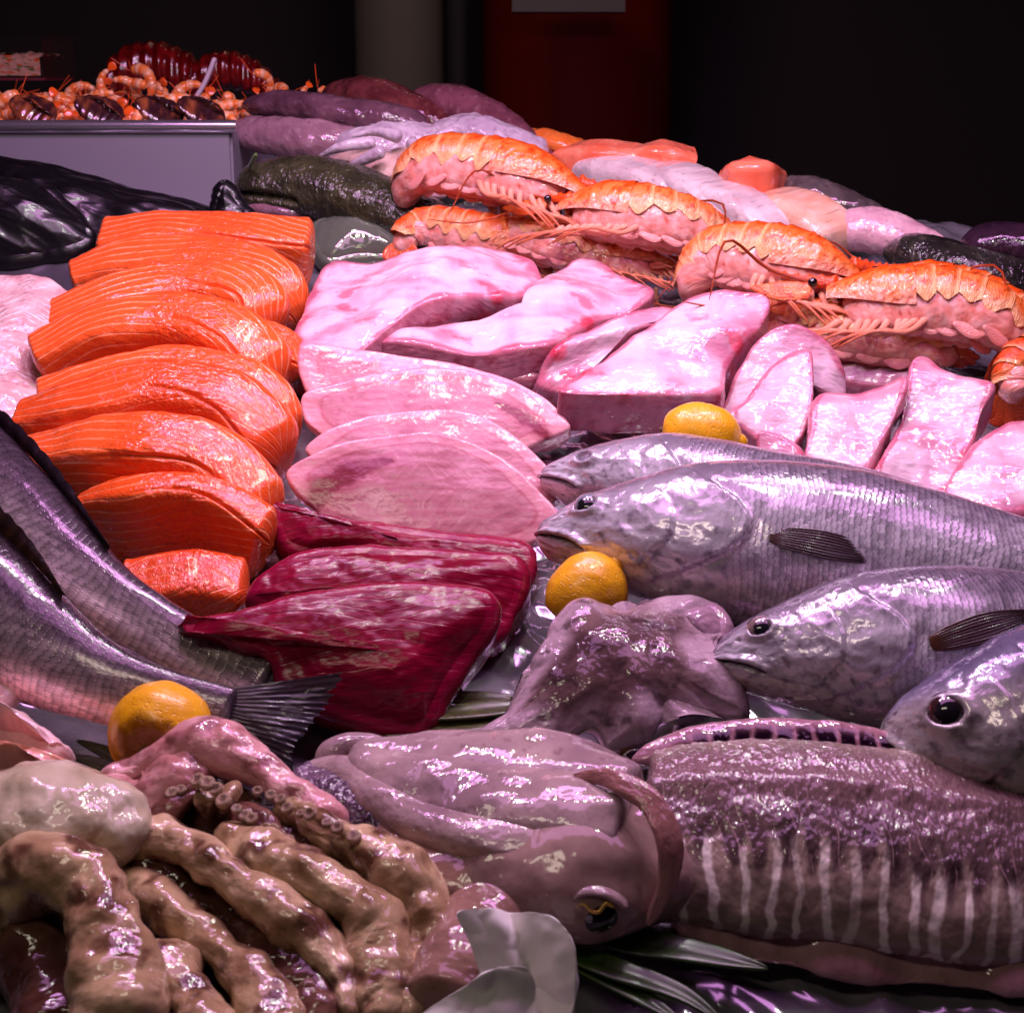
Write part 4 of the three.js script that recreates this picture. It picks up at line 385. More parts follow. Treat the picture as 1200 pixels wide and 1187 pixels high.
// ---------- prawns ----------
const prawnBump = tex(256, 256, (x, y) => .5 + .5 * fbm(x * 30, y * 30, 3, 3));
const shellMat = M({ vertexColors: true, roughness: .12, clearcoat: .2, clearcoatRoughness: .08, bumpMap: prawnBump, bumpScale: .0016, side: THREE.DoubleSide });
const blackEye = M({ color: 0x0a0608, roughness: .1, clearcoat: 1 });
function prawn(label, sp, up, R, o = {}) {
  const c = new THREE.CatmullRomCurve3(sp.map(V), false, 'centripetal'), L = c.getLength(), q = rnd() * 30, t = thing('prawn', label, 'prawn', [sp[2][0], sp[2][1], 0], 'large orange prawns piled in two heaps');
  const fr = s => { const p = vecOf(c.getPointAt(clamp(s))), T = vecOf(c.getTangentAt(clamp(s))), sd = nrm3(crs(T, up)), U = crs(sd, T); return [add3(p, T, (s - clamp(s)) * L), T, sd, U]; };
  const rad = K([[0, .42], [.12, .62], [.3, .85], [.5, 1], [.62, 1.06], [.78, 1], [.92, .62], [1, .3]].map(k => [k[0], k[1] * R]));
  const shellCol = (a, p, wh = 0) => { const k = clamp(Math.abs(a) / 2.2), f = fbm(p[0] * .8 + q, p[1] * .8, p[2] * .8), g = ss(.05, .4, fbm(p[0] * 1.7, p[1] * 1.7, p[2] * 1.7 + q)); let cc = mx([.84, .3, .1], [.9, .48, .24], ss(.15, .7, k + f * .6)); cc = mx(cc, [.92, .66, .56], ss(.65, 1.05, k + f * .3 + wh)); return lin(mx(cc, [.6, .13, .06], g * .75)); };
  // soft underside
  part('underside', loft({ sp: [.02, .15, .3, .45, .6, .75, .9].map(s => { const [p, , , U] = fr(s); return add3(p, U, -.2 * R); }), up, w: [[0, .3 * R], [.3, .72 * R], [.8, .8 * R], [1, .45 * R]], t: .6 * R, b: [[0, .45 * R], [.35, 1.1 * R], [.8, 1.15 * R], [1, .8 * R]], nu: 90, nv: 44, disp: (s, tt, p) => .2 * fbm(p[0] * 1.1, p[1] * 1.1, p[2] * 1.1, 3) + .13 * Math.abs(Math.sin(s * 30 + 2 * fbm(p[0], p[1]))), col: (s, tt, p) => lin(mx(mx([.92, .7, .66], [.84, .48, .42], clamp(.5 + 1.5 * fbm(p[0], p[1], p[2] + q))), [.66, .2, .12], ss(.2, .42, fbm(p[0] * 2.2, p[1] * 2.2, p[2] * 2.2 + q, 2)) * .7)) }), shellMat, t);
  const edges = [.1, .19, .28, .37, .46, .545];
  edges.forEach((s0, i) => { const s1 = s0 + .105, jag = rr(.2, .5), off = rr(.6, 1);
    part('abdomen_segment', surf(14, 40, (x, tt) => { const s = mix(s0, s1, x), [p, , sd, U] = fr(s), point = 1 - Math.abs(2 * x - off), am = 1.75 + jag * ss(0, 1, point), a = mix(-am, am, tt), r = rad(s) * (1.02 + .1 * (1 - x) - .02 * i / 6 + .05 * Math.sin(x * Math.PI)), ext = Math.abs(a) > 1.6 ? 1 + .22 * (Math.abs(a) - 1.6) : 1; return add3(add3(p, U, r * Math.cos(a) * ext * .95), sd, r * Math.sin(a) * .86 * (Math.abs(a) > 1.57 ? 1.02 : 1)); }, { disp: (x, tt, p) => .1 * fbm(p[0] * 1.7, p[1] * 1.7, p[2] * 1.7 + q) - .1 * gs(x - .3, .06) - .08 * gs(Math.abs(tt - .5) - .24, .02), col: (x, tt, p) => mx(shellCol((tt - .5) * 4.4, p), lin([.97, .74, .5]), clamp(.6 * gs(x - .06, .08) + .7 * ss(.36, .48, Math.abs(tt - .5)))) }), shellMat, t); });
  part('carapace', surf(40, 46, (x, tt) => { const s = mix(.62, .97, x), [p, , sd, U] = fr(s), am = mix(2.15, 1.8, x), a = mix(-am, am, tt), r = rad(s) * (1.1 - .02 * x); return add3(add3(p, U, r * Math.cos(a)), sd, r * Math.sin(a) * .88); }, { disp: (x, tt, p) => .5 * Math.max(0, fbm(p[0] * 2.2, p[1] * 2.2, p[2] * 2.2 + q, 2)) ** 1.2 + .1 * fbm(p[0] * 1.2, p[1] * 1.2, p[2] * 1.2 + q) - .14 * gs(x - .38 - .1 * Math.sin(tt * 9), .03) + .05 * fbm(p[0] * 4, p[1] * 4, p[2] * 4), col: (x, tt, p) => shellCol((tt - .5) * 4.2, p, .06) }), shellMat, t);
  { const [p, T, sd, U] = fr(.93), b = add3(p, U, .6 * R); part('rostrum', loft({ sp: [b, add3(add3(b, T, R), U, .12 * R), add3(add3(b, T, 2.2 * R), U, .42 * R)], up, w: [[0, .2 * R], [.4, .12 * R], [1, .03 * R]], t: [[0, .25 * R], [1, .04 * R]], nu: 40, nv: 12, disp: (s, tt) => .12 * R * Math.max(0, Math.sin(s * 34)) * gs(tt - .5, .12), col: (s, tt, p) => shellCol(0, p) }), shellMat, t);
    for (const k of [1, -1]) { const e = add3(add3(add3(p, U, .38 * R), sd, k * .5 * R), T, .75 * R); part('eye', ball(e, .17 * R, { nu: 10, nv: 12 }), blackEye, t); part('antenna_scale', loft({ sp: [add3(e, U, -.3 * R), add3(add3(e, T, 1.1 * R), U, -.3 * R), add3(add3(e, T, 2 * R), U, -.2 * R)], up: sd, w: [[0, .28 * R], [.5, .36 * R], [1, .06 * R]], t: .06 * R, nu: 16, nv: 12, col: (s, tt, pp) => shellCol(1, pp) }), shellMat, t);
      const dr = o.ant ?? 1; for (const m of [0, 1, .4]) part('antenna', tube([e, add3(add3(e, T, 2.4 * R * dr), U, (m ? .5 : -.4) * R), add3(add3(add3(e, T, 4.4 * R * dr), U, (m ? .9 : -1.5) * R), sd, k * 1.2 * R), add3(add3(add3(e, T, (m ? 5 : 6.5) * R * dr), U, -1.8 * R), sd, k * 2.2 * R)], [[0, .07 * R], [1, .025 * R]], { nu: 20, col: (s, tt, pp) => lin([.85, .36, .2]) }), shellMat, t); } }
  for (const k of [1, -1]) for (let i = 0; i < 10; i++) { const [p, T, sd, U] = fr(.58 + .036 * i), b = add3(add3(p, U, -.95 * R), sd, k * .5 * R), f = rr(-.2, .6); part('leg', tube([b, add3(add3(add3(b, U, -.7 * R), sd, k * .5 * R), T, (.3 + f) * R), add3(add3(add3(b, U, -.75 * R), sd, k * .75 * R), T, (1.3 + f) * R), add3(add3(add3(b, U, -1.3 * R), sd, k * (.6 + .5 * f) * R), T, (2.4 + 1.3 * f) * R)], [[0, .13 * R], [.45, .08 * R], [.5, .11 * R], [.55, .07 * R], [1, .025 * R]], { nu: 18, nv: 7, col: (s, tt, pp) => lin(mx([.95, .66, .55], [.88, .42, .26], s)) }), shellMat, t); }
  for (let i = 0; i < 9; i++) { const [p, T, sd, U] = fr(.9 + rr(-.06, .06)), b = add3(add3(p, U, -.45 * R), sd, rr(-.1, .6) * R), e1 = add3(add3(add3(b, T, rr(.4, .9) * R), U, rr(-.5, .1) * R), sd, rr(0, .5) * R); part('mouth_leg', tube([b, e1, add3(add3(add3(e1, T, rr(.3, .9) * R), U, rr(-.7, .1) * R), sd, rr(-.2, .3) * R)], [[0, .14 * R], [.5, .1 * R], [1, .04 * R]], { nu: 12, nv: 6, col: () => lin([.93, .55, .42]) }), shellMat, t); }
  for (const k of [1, -1]) for (let i = 0; i < 5; i++) { const [p, T, sd, U] = fr(.22 + .085 * i), b = add3(add3(p, U, -1 * R), sd, k * .35 * R); part('swimmeret', loft({ sp: [b, add3(add3(b, U, -.22 * R), T, .4 * R), add3(add3(b, U, -.28 * R), T, 1.1 * R)], up: sd, w: [[0, .16 * R], [.5, .28 * R], [1, .08 * R]], t: .07 * R, nu: 12, nv: 10, col: (s, tt, pp) => lin([.92, .6, .56]) }), shellMat, t); }
  { const [p, T, sd, U] = fr(.08); for (const [a, w, l] of [[0, .3, 1.5], [.45, .42, 1.45], [-.45, .42, 1.45], [.85, .4, 1.25], [-.85, .4, 1.25]]) { const dir = nrm3(add3(add3(T.map(x => -x), sd, a), U, -.25)); part('tail_blade', loft({ sp: [p, add3(p, dir, l * .5 * R), add3(add3(p, dir, l * R), U, -.15 * R)], up: U, w: [[0, .14 * R], [.6, w * R], [1, w * .6 * R]], t: .07 * R, nu: 16, nv: 14, col: (s, tt, pp) => lin(mx([.9, .45, .2], [.75, .25, .1], s)) }), shellMat, t); } }
}
const pU = [0, .45, .9];
prawn('big prawn with curled tail, topmost in the heap by the dark fish head', [[-11.17,179.4,5], [-11.65,175.99,8.4], [-9.25,175.02,11], [-3.73,172.91,11.4], [2.76,169.81,10.4], [8.27,168.31,8.4]], [.1, .7, .7], 2.9);
prawn('prawn with tail toward the white fillets, in the heap by the dark fish head', [[21.95,166.14,3], [22.26,163.82,5.5], [19.13,161.86,8], [14.15,161.49,9.4], [8.94,163.36,9], [4.53,165.36,8]], [.12, .74, .66], 2.7, { ant: .6 });
prawn('prawn lying lowest under the heap by the dark fish head', [[-11.64,169.06,2], [-12.16,169.49,4], [-9.88,171.2,5], [-4.65,168.8,5], [0.92,167.17,4], [6.46,166.14,3]], [0, .6, .8], 2.2, { ant: .6 });
prawn('pale bellied prawn lying along the front of the heap, by the notched monkfish', [[-3.76,171.2,5], [0.92,167.27,5.5], [6.32,163.06,5], [12.59,161.86,4], [17.98,161.22,3]], [.3, .75, .55], 2, { ant: .5 });
prawn('prawn with curled tail beside the white fillets, in the right heap', [[19.62,153.04,3], [18.02,152.13,5.5], [19.74,152.08,8], [24.07,149.66,9], [28.64,146.91,8.4], [33.52,146.02,7]], [.12, .7, .7], 2.9, { ant: .8 });
prawn('prawn with tail curled at the far right of the right heap', [[45.1,137.74,2], [46.74,138.1,4.4], [44.54,138.3,7], [40.04,139.62,8], [34.78,140.51,7.5], [28.73,141.85,7]], [.12, .72, .68], 2.9, { ant: .6 });
prawn('prawn underneath the right heap with legs spread over the monkfish', [[42.12,139.04,3], [37.02,138.18,4.2], [31.84,140.15,4.6], [27.01,144.7,4.2], [22.76,150.63,3]], [.2, .72, .66], 2.2, { ant: .5 });
prawn('prawn half hidden behind the right heap', [[50.82,141.58,3], [47.52,140.04,6], [44.31,143.45,7], [40.01,145.78,7], [36.02,149.75,6]], [.1, .66, .74], 2.1, { ant: .5 });
prawn('orange prawn cut off by the right edge below the heap', [[44.15,129.99,2], [43.76,129.91,4], [45.29,131.59,5], [49.36,132.57,5], [54.23,132.99,4]], [.1, .6, .8], 2.4, { ant: .5 });

// ---------- squid heap, dark fish head and the far row ----------
const mottle = (a, b, d, k = .5) => (s, t, p) => { const f = clamp(.5 + 1.5 * fbm(p[0] / 3, p[1] / 3, p[2] / 3)), g = ss(.1, .4, fbm(p[0] * 1.2, p[1] * 1.2, p[2] * 1.2)); const sp = ss(.22, .42, fbm(p[0] * 2.6, p[1] * 2.6, p[2] * 2.6, 2)); return lin(mx(mx(mx(a, b, f), d, g * k), a.map(x => x * .5), sp * .5)); };
const lumpy = (k = 1) => (s, t, p) => k * (.5 * fbm(p[0] / 4, p[1] / 4, p[2] / 4) + .15 * fbm(p[0], p[1], p[2], 3));
const blob = (name, label, cat, sp, w, t, col, o = {}) => solo(name, label, cat, loft({ sp, w, t, b: o.b ?? t, nu: 90, nv: 60, r0: o.r0 ?? .2, r1: o.r1 ?? .15, disp: o.disp || lumpy(o.k ?? 1), col, uv: cmUV(14), up: o.up, e: o.e }), o.mat || slimeMat, [sp[1][0], sp[1][1], 0], o.group);
{
  const G = 'dark squid heaped at the back', pur = mottle([.42, .3, .34], [.3, .2, .24], [.55, .42, .45]), pnk = mottle([.6, .46, .5], [.5, .36, .4], [.72, .62, .64]), red = mottle([.42, .22, .22], [.3, .14, .15], [.5, .32, .3]), wht = mottle([.8, .76, .78], [.66, .58, .64], [.5, .38, .46], .6), bei = mottle([.85, .74, .68], [.78, .64, .58], [.7, .5, .46]);
  blob('squid', 'dark purple pointed squid body, topmost at the back beside the shrimp tray', 'squid', [[-34.85,207.75,9], [-29.31,204.56,10], [-21.3,200.21,10], [-10.54,197.45,9]], [[0, 1.8], [.4, 2.4], [1, 2.6]], [[0, 1.5], [.5, 2], [1, 2]], pur, { group: G });
  blob('squid', 'pinkish grey squid body poking over the steel tray corner', 'squid', [[-37.13,204.16,6.5], [-31.21,201.01,7], [-24.4,197.77,7], [-15.93,197.5,6]], [[0, 2], [.4, 3], [1, 3]], [[0, 1.6], [.5, 2.6], [1, 2.4]], pnk, { group: G });
  blob('squid', 'reddish brown rounded squid behind the dark pointed one', 'squid', [[-26.59,215.9,7], [-21.45,213.27,9], [-14.23,205.97,9], [-6.46,201.01,7]], [[0, 2], [.5, 3.6], [1, 2]], [[0, 1.4], [.4, 2.8], [1, 1.8]], red, { group: G });
  blob('squid', 'long reddish squid sloping down behind the prawn heap', 'squid', [[-15.15,211.37,8], [-9.92,208,9.6], [-3.24,202.36,8.6], [3.16,195.94,6], [6.82,193.56,4]], [[0, 2], [.4, 3.4], [1, 1.4]], [[0, 1.4], [.4, 2.6], [1, 1]], mottle([.46, .28, .32], [.36, .2, .24], [.6, .45, .48]), { group: G });
  const squid = (label, sp, arms) => { const t = thing('pale_squid', label, 'squid', [sp[1][0], sp[1][1], 0]); part('body', loft({ sp, w: 3.2, t: 2.6, b: 2.6, nu: 90, nv: 60, r0: .2, r1: .15, disp: lumpy(1.6), col: wht, uv: cmUV(14) }), slimeMat, t); for (const a of arms) part('arm', loft({ sp: a, w: [[0, .8], [.5, .6], [1, .2]], nu: 50, nv: 20, disp: lumpy(.5), col: wht, uv: cmUV(5) }), slimeMat, t); };
  squid('whitish wet squid with loose arms in the middle of the back heap', [[-23.02,198.78,5], [-17.85,195.39,7], [-12.59,195.48,7.4], [-7.38,195.94,6]], [[[-16.01,186.57,10], [-19.96,185.81,9.6], [-23,187.2,8]], [[-14.87,184.33,9.6], [-17.97,185.01,8], [-20.46,187,6]], [[-12.01,186.57,10], [-9.88,183.6,9.4], [-7.91,182.87,8]], [[-13.05,187.35,10.4], [-16.16,188.9,10.6], [-19.22,188.86,10]]]);
  squid('mottled white squid with loose arms right of the back heap, above the prawns', [[-10.64,197.89,6], [-5.79,196.41,8], [-1.05,194.74,7.6], [4.19,193.79,5]], [[[-6.06,188.91,10.8], [-8.53,187.36,10.6], [-10.18,185.81,9.6]], [[-2.01,188.11,10.4], [0,185.82,9.8], [2.48,184.31,8.6]], [[-3.97,185.08,11], [-5.38,182.13,10.4], [-6.88,182.16,9]], [[0,186.56,9.8], [-0.99,184.32,9], [-2.96,182.87,8.4]]]);
  blob('squid_fin', 'translucent beige squid fin hanging over the dark fish head', 'squid', [[-23.23,195.68,5], [-18.65,192.24,6.6], [-13.11,186.35,6.6], [-7.91,181.39,5]], [[0, 1.6], [.5, 3], [1, 2]], [[0, .8], [.5, 1.4], [1, 1]], bei, { k: .6 });
  blob('squid_fin', 'translucent beige squid fin tucked behind the curled prawn', 'squid', [[-16.6,192.01,5.4], [-12.76,189.3,7], [-10.07,186.38,7], [-5.97,183.14,6]], 2.6, 1.6, bei, { k: .6 });
  // dark green-brown fish head with a wide lipped mouth
  const t = thing('dark_monkfish', 'dark olive monkfish head with wide lipped mouth beside the steel tray', 'fish', [-23.36,194.29,0]);
  const ol = mottle([.27, .27, .19], [.17, .17, .13], [.36, .34, .27]);
  part('body', loft({ sp: [[-32.48,184.06,4.6], [-28.04,184.1,5], [-20.83,182.06,5], [-13.7,178.72,4], [-5.74,173.42,3]], w: [[0, 3], [.3, 4.4], [.7, 4.2], [1, 2.4]], t: [[0, 2.6], [.25, 3.9], [.6, 3.6], [1, 2]], b: 3, nu: 150, nv: 90, r0: .08, disp: (s, tt, p) => .5 * fbm(p[0] / 2.5, p[1] / 2.5, p[2] / 2.5) + .2 * fbm(p[0] * 1.5, p[1] * 1.5, p[2] * 1.5, 3) - .9 * gs(polyD(s, tt, [[0, .3], [.12, .27], [.3, .25]])[0], .016), col: ol, uv: cmUV(20) }), slimeGrain, t);
  part('lip', loft({ sp: [[-31.26,181.95,3.4], [-28.68,180.65,3.6], [-25.15,179.99,3.4], [-22.73,181.88,2.6]], w: .9, t: .8, b: .8, nu: 50, nv: 24, disp: lumpy(.4), col: mottle([.5, .36, .4], [.36, .24, .28], [.6, .46, .5]), uv: cmUV(5) }), slimeMat, t, 'mauve lower lip');
  part('spine', tube([[-30.44,182.87,8], [-29.64,180.73,9.4], [-28.95,179.24,10.6]], .28, { col: () => lin([.45, .6, .35]) }), slimeMat, t, 'short pale green spine');
  // film over ice below the head
  const fp = {o:[-17.4,175.25,2.4],x:[1,0,0],y:[0,0.914,0.407],n:[0,-0.407,0.914],p:[[-5.36,1.86],[-2.17,3.59],[2.81,1.86],[5.85,-1.41],[4.79,-3.5],[0.22,-3.78],[-3.55,-4.33]]};
  solo('wrapped_ice', 'greenish film wrapped lump of ice under the dark fish head', 'ice', slab(fp, { th: 2, er: .6, nr: 40, dome: (x, y, r) => 1.6 * (1 - r * r), disp: (x, y) => .5 * crumple(x, y) }), M({ color: 0x77806e, roughness: .1, metalness: .5 }), fp.o);
}
{
  const cod = mottle([.86, .8, .78], [.74, .66, .66], [.7, .5, .48], .4), sal = mottle([.93, .52, .4], [.9, .4, .28], [.96, .68, .56]), pk = mottle([.82, .66, .68], [.72, .54, .58], [.9, .8, .8]);
  const F = 'pale fish chunks in the far row';
  blob('fish_chunk', 'white fish fillet chunk nearest the salmon chunks in the far row', 'fish fillet', [[8.46,195.28,3.5], [12.26,188.3,5], [17.03,184.1,5], [21.63,179.7,4]], 3.4, 2.8, cod, { e: 4, group: F, k: .7 });
  blob('fish_chunk', 'white fish fillet chunk with a silver skin edge in the far row', 'fish fillet', [[16.5,189.92,4], [19.89,182.76,5.4], [23.08,175.54,4.8], [25.44,170.45,3]], 3.4, 2.8, cod, { e: 4, group: F, k: .7 });
  blob('fish_chunk', 'rounded white fish chunk behind the right prawn heap', 'fish fillet', [[20.98,183,4], [23.97,175.2,5.4], [27.26,170.91,4.8], [29.72,167.56,3]], 3.2, 2.8, cod, { e: 4, group: F, k: .7 });
  blob('fish_chunk', 'peach tinted square fish chunk behind the right prawn heap', 'fish fillet', [[27.89,176.49,4], [30.91,173.34,5], [33.24,170.03,4.6], [35.61,166.71,3]], 3.6, 3, mottle([.9, .74, .64], [.84, .6, .48], [.92, .8, .74]), { e: 5, group: F, k: .5 });
  blob('salmon_chunk', 'pink salmon chunk in the far row beside the squid', 'salmon', [[5.47,194.92,5], [9.33,192.2,6.4], [14.41,190.7,6.4], [19.73,191.93,5]], 2.8, 2, sal, { e: 5, k: .5 });
  blob('salmon_chunk', 'salmon chunk with square right end in the far row', 'salmon', [[14.5,191.66,5.5], [17.87,189.3,7], [21.69,189.17,6]], 2.6, 2.2, sal, { e: 5, r1: .05, k: .5 });
  blob('salmon_chunk', 'upright triangular salmon chunk behind the white fillets', 'salmon', [[25.59,182.06,5], [26.95,177.36,8], [30.25,182.74,5]], 2.2, 2.6, sal, { e: 5, k: .5 });
  blob('fish_chunk', 'orange fish strip peeping over the squid heap in the far row', 'fish fillet', [[1.08,201.91,6], [4.77,197.77,7], [9.49,195.94,6]], 2, 1.4, mottle([.85, .45, .2], [.75, .35, .15], [.9, .6, .4]));
  blob('pale_fish', 'pale pink skinned fish lying beyond the peach chunk', 'fish', [[34.32,173.1,3.6], [38.23,169.4,5], [43.24,166.52,4.6], [48.46,164.47,3]], [[0, 2.4], [.4, 3.4], [1, 1.4]], [[0, 1.8], [.4, 2.4], [1, 1]], pk);
  blob('dark_fish', 'dark olive wet fish lying at the right of the far row', 'fish', [[40.61,166.64,3.6], [43.76,160.9,4.8], [48.06,156.69,4.6], [57.57,155.52,3]], [[0, 2], [.3, 3.2], [1, 3]], [[0, 1.6], [.3, 2.2], [1, 2.2]], mottle([.2, .2, .17], [.12, .11, .11], [.34, .33, .28]), { mat: slimeGrain });
  blob('dark_fish', 'smooth dark purple fish back at the far right edge', 'fish', [[46.94,160.86,5], [49.88,159.68,6.6], [55.02,157.56,6.4], [60.55,155.04,5]], 3, 2.2, mottle([.22, .15, .2], [.15, .1, .14], [.3, .22, .28]), { k: .5 });
  blob('wrapped_fish', 'fish in crinkled clear wrap lying behind the far row', 'fish', [[30.85,184.1,5], [34.2,179.41,6], [38.65,176.8,5.4], [42.87,176.81,4]], [[0, 1.6], [.4, 2.8], [1, .8]], [[0, 1.2], [.4, 1.8], [1, .5]], mottle([.42, .38, .37], [.3, .26, .26], [.56, .52, .5]), { disp: (s, t, p) => .9 * crumple(p[0], p[1]) - .4, mat: M({ vertexColors: true, roughness: .12, metalness: .3 }) });
}
// ---------- steel tray of shrimp and mussels, bags and boxes at the left ----------
const steel = M({ color: 0x8f8a96, roughness: .42, metalness: .35 });
{
  const put = (g, name, geo, m, parent) => { const q = new THREE.Mesh(geo, m); q.name = name; q.castShadow = q.receiveShadow = true; parent.add(q); return q; };
  const w = (name, label, category, pos) => { const g = new THREE.Group(); g.name = numbered(name); g.position.set(...pos); g.userData = { label, category }; scene.add(g); return g; };
  const A = [-0.771,1.424,-1.88], B = [-0.346,1.424,-1.88], C = [-0.346,1.321,-1.852], top = A[1], H = top - C[1], x0 = A[0] - .3, x1 = B[0], z0 = A[2], dp = .62, cx = (x0 + x1) / 2, ln = x1 - x0;
  const tray = w('steel_tray', 'deep steel tray heaped with shrimp and mussels', 'tray', [cx, top - H, z0]);
  put(tray, 'front_wall', new THREE.BoxGeometry(ln, H, .006).translate(0, H / 2, 0), steel, tray);
  put(tray, 'side_wall', new THREE.BoxGeometry(.006, H, dp).translate(ln / 2, H / 2, -dp / 2 - .004), steel, tray);
  put(tray, 'side_wall', new THREE.BoxGeometry(.006, H, dp).translate(-ln / 2, H / 2, -dp / 2 - .004), steel, tray);
  put(tray, 'back_wall', new THREE.BoxGeometry(ln, H, .006).translate(0, H / 2, -dp - .008), steel, tray);
  put(tray, 'floor', new THREE.BoxGeometry(ln - .01, .006, dp - .01).translate(0, H * .55, -dp / 2), steel, tray);
  put(tray, 'rim', new THREE.CylinderGeometry(.008, .008, ln + .02, 12).rotateZ(Math.PI / 2).translate(0, H + .002, .004), M({ color: 0xc8c4ca, roughness: .22, metalness: .9 }), tray);
  // shrimp: curled ribbed bodies with tail and legs
  const sm = M({ vertexColors: true, roughness: .22, clearcoat: .5, clearcoatRoughness: .08 });
  const shrimpGeo = k => { const R = .9, sp = []; for (let i = 0; i <= 8; i++) { const a = -.6 + i / 8 * (2.2 + .4 * k); sp.push([Math.cos(a) * 3.1, Math.sin(a) * 3.1, 0]); } const b = loft({ sp, up: [0, 0, 1], w: [[0, .35], [.3, .75], [.7, 1], [.9, .9], [1, .4]], nu: 60, nv: 20, disp: (s, t) => .12 * Math.abs(Math.sin(s * 26)), col: (s, t, p) => lin(mx([.97, .5, .22], [.98, .74, .58], clamp(.5 + 1.3 * Math.sin(s * 26) * .4 + fbm(p[0], p[1], p[2] + k)))) }); const ft = sp[0], legs = []; for (let i = 0; i < 6; i++) { const q = sp[3 + (i % 4)], dd = [-.35, rr(-.3, .3), rr(-.5, .5)]; legs.push(tube([q, [q[0] * .6, q[1] * .6, dd[2]], [q[0] * .3 + dd[1], q[1] * .35, dd[2] * 2.4]], [[0, .14], [1, .04]], { nu: 8, nv: 5, col: () => lin([.96, .45, .25]) })); } const e = sp[8]; for (const z of [-.5, .5]) legs.push(tube([e, [e[0] - 1.5, e[1] + .6, z * 2], [e[0] - 3.6, e[1] + 1.6, z * 5]], .07, { nu: 10, nv: 5, col: () => lin([.94, .36, .16]) })); legs.push(loft({ sp: [ft, [ft[0] - .3, ft[1] - .9, .1], [ft[0] - .8, ft[1] - 1.7, 0]], up: [0, 0, 1], w: [[0, .3], [.6, .9], [1, .6]], t: .14, nu: 14, nv: 10, col: () => lin([.95, .38, .14]) })); return merge([b, ...legs]); };
  const variants = [0, 1, 2].map(k => { const g = shrimpGeo(k); return seat(g, [0, 0, 0]); });
  for (let i = 0; i < 160; i++) { const rowz = i % 6, m = new THREE.Mesh(variants[i % 3], sm); m.name = numbered('shrimp'); m.castShadow = m.receiveShadow = true; const hi = rr(0, 1); m.position.set(x1 - .025 + (rowz > 3 ? .1 : 0) - rr(0, 1) * .6, top - .01 + .03 * hi * (.4 + rowz / 5) + rowz * .004, z0 - .05 - rowz * .055 - rr(0, .03)); m.rotation.set(rr(-1, 1) + (i % 2 ? 1.4 : .2), rr(0, 6.28), rr(-.7, .7)); m.scale.setScalar(rr(.6, .8)); m.userData = { label: 'small cooked orange shrimp heaped in the steel tray', category: 'shrimp', group: 'shrimp heaped in the steel tray' }; scene.add(m); }
  // mussels along the rim
  const shell = M({ vertexColors: true, roughness: .18, clearcoat: .8, clearcoatRoughness: .06 });
  const mus = ['brown mussel shell on the tray rim, farthest from the squid', 'dark open mussel shell on the tray rim beside the brown one', 'upright mussel shell on the tray rim with bright shine', 'mussel shell on the tray rim nearest the squid'];
  mus.forEach((l, i) => { const g = w('mussel', l, 'mussel', [[30, 108, 180, 228][i] * .00104 - .655 + 0, top + .016, z0 - .03]); g.position.x = x1 - [.245, .163, .088, .036][i]; g.userData.group = 'mussels along the tray rim'; for (const k of [1, -1]) { const geo = seat(loft({ sp: [[-3, 0, 1.6], [-1.6, .2, .9], [.4, .4, 0], [2.6, 0, -.8]], up: [0, -.5 * k, .86], w: [[0, .7], [.3, 2], [.7, 2.3], [1, 1.1]], t: [[0, .3], [.4, .7], [1, .3]], b: .08, nu: 40, nv: 24, disp: (s, t, p) => .05 * Math.sin(s * 40), col: (s, t, p) => lin(mx([.2, .11, .13], [.55, .3, .18], ss(-.1, .4, fbm(s * 4, t * 4, i + k) + (i == 0 ? .2 : 0)))) }), [0, 0, 0]); const q = put(g, 'shell_half', geo, shell, g); q.position.z = .004 * k; q.rotation.set(.25 * k, .2 * i - .3, 0); } });
  // clear plastic boxes behind, with salad inside, and red wrapped packs
  const clear = M({ color: 0xffffff, transmission: 1, thickness: 0, roughness: .08, ior: 1.45 }), D = [-0.803,1.481,-2.475], E = [-0.616,1.538,-2.49];
  const box = w('plastic_box', 'clear plastic box of orange and white seafood salad behind the tray', 'box', [D[0] - .1, D[1], D[2]]), bw = E[0] - D[0] + .2, bh = E[1] - D[1];
  put(box, 'box_wall', new THREE.BoxGeometry(bw, bh, .002).translate(0, bh / 2, .09), clear, box); put(box, 'box_wall', new THREE.BoxGeometry(bw, bh, .002).translate(0, bh / 2, -.09), clear, box); put(box, 'box_wall', new THREE.BoxGeometry(.002, bh, .18).translate(bw / 2, bh / 2, 0), clear, box); put(box, 'lid', new THREE.BoxGeometry(bw + .02, .006, .2).translate(0, bh + .004, 0), clear, box); put(box, 'box_base', new THREE.BoxGeometry(bw, .004, .17), M({ color: 0x6b2530, roughness: .4 }), box);
  const food = M({ vertexColors: true, roughness: .4 });
  put(box, 'salad', seat(surf(40, 100, (s, t) => [mix(-bw * 48, bw * 48, t), mix(-8, 8, s), bh * 62 + 1.2 * fbm(s * 5, t * 16) + .6 * fbm(s * 14, t * 50)], { flip: true, col: (s, t) => { const f = fbm(s * 6, t * 22, 4), g = fbm(s * 9, t * 30, 9); return lin(g > .18 ? [.85, .36, .14] : f > .12 ? [.42, .46, .24] : [.82, .66, .56]); } }), [0, 0, 0]), food, box);
  put(box, 'salad_side', seat(surf(20, 100, (s, t) => [mix(-bw * 48, bw * 48, t), -8 - .3 * fbm(s * 6, t * 30), mix(.5, bh * 62, s)], { col: (s, t) => { const f = fbm(s * 4, t * 22, 4), g = fbm(s * 5, t * 30, 9); return lin(g > .18 ? [.8, .34, .14] : f > .12 ? [.4, .42, .24] : [.78, .6, .5]); } }), [0, 0, 0]), food, box);
  const redM = M({ vertexColors: true, roughness: .22, clearcoat: .5, clearcoatRoughness: .1 });
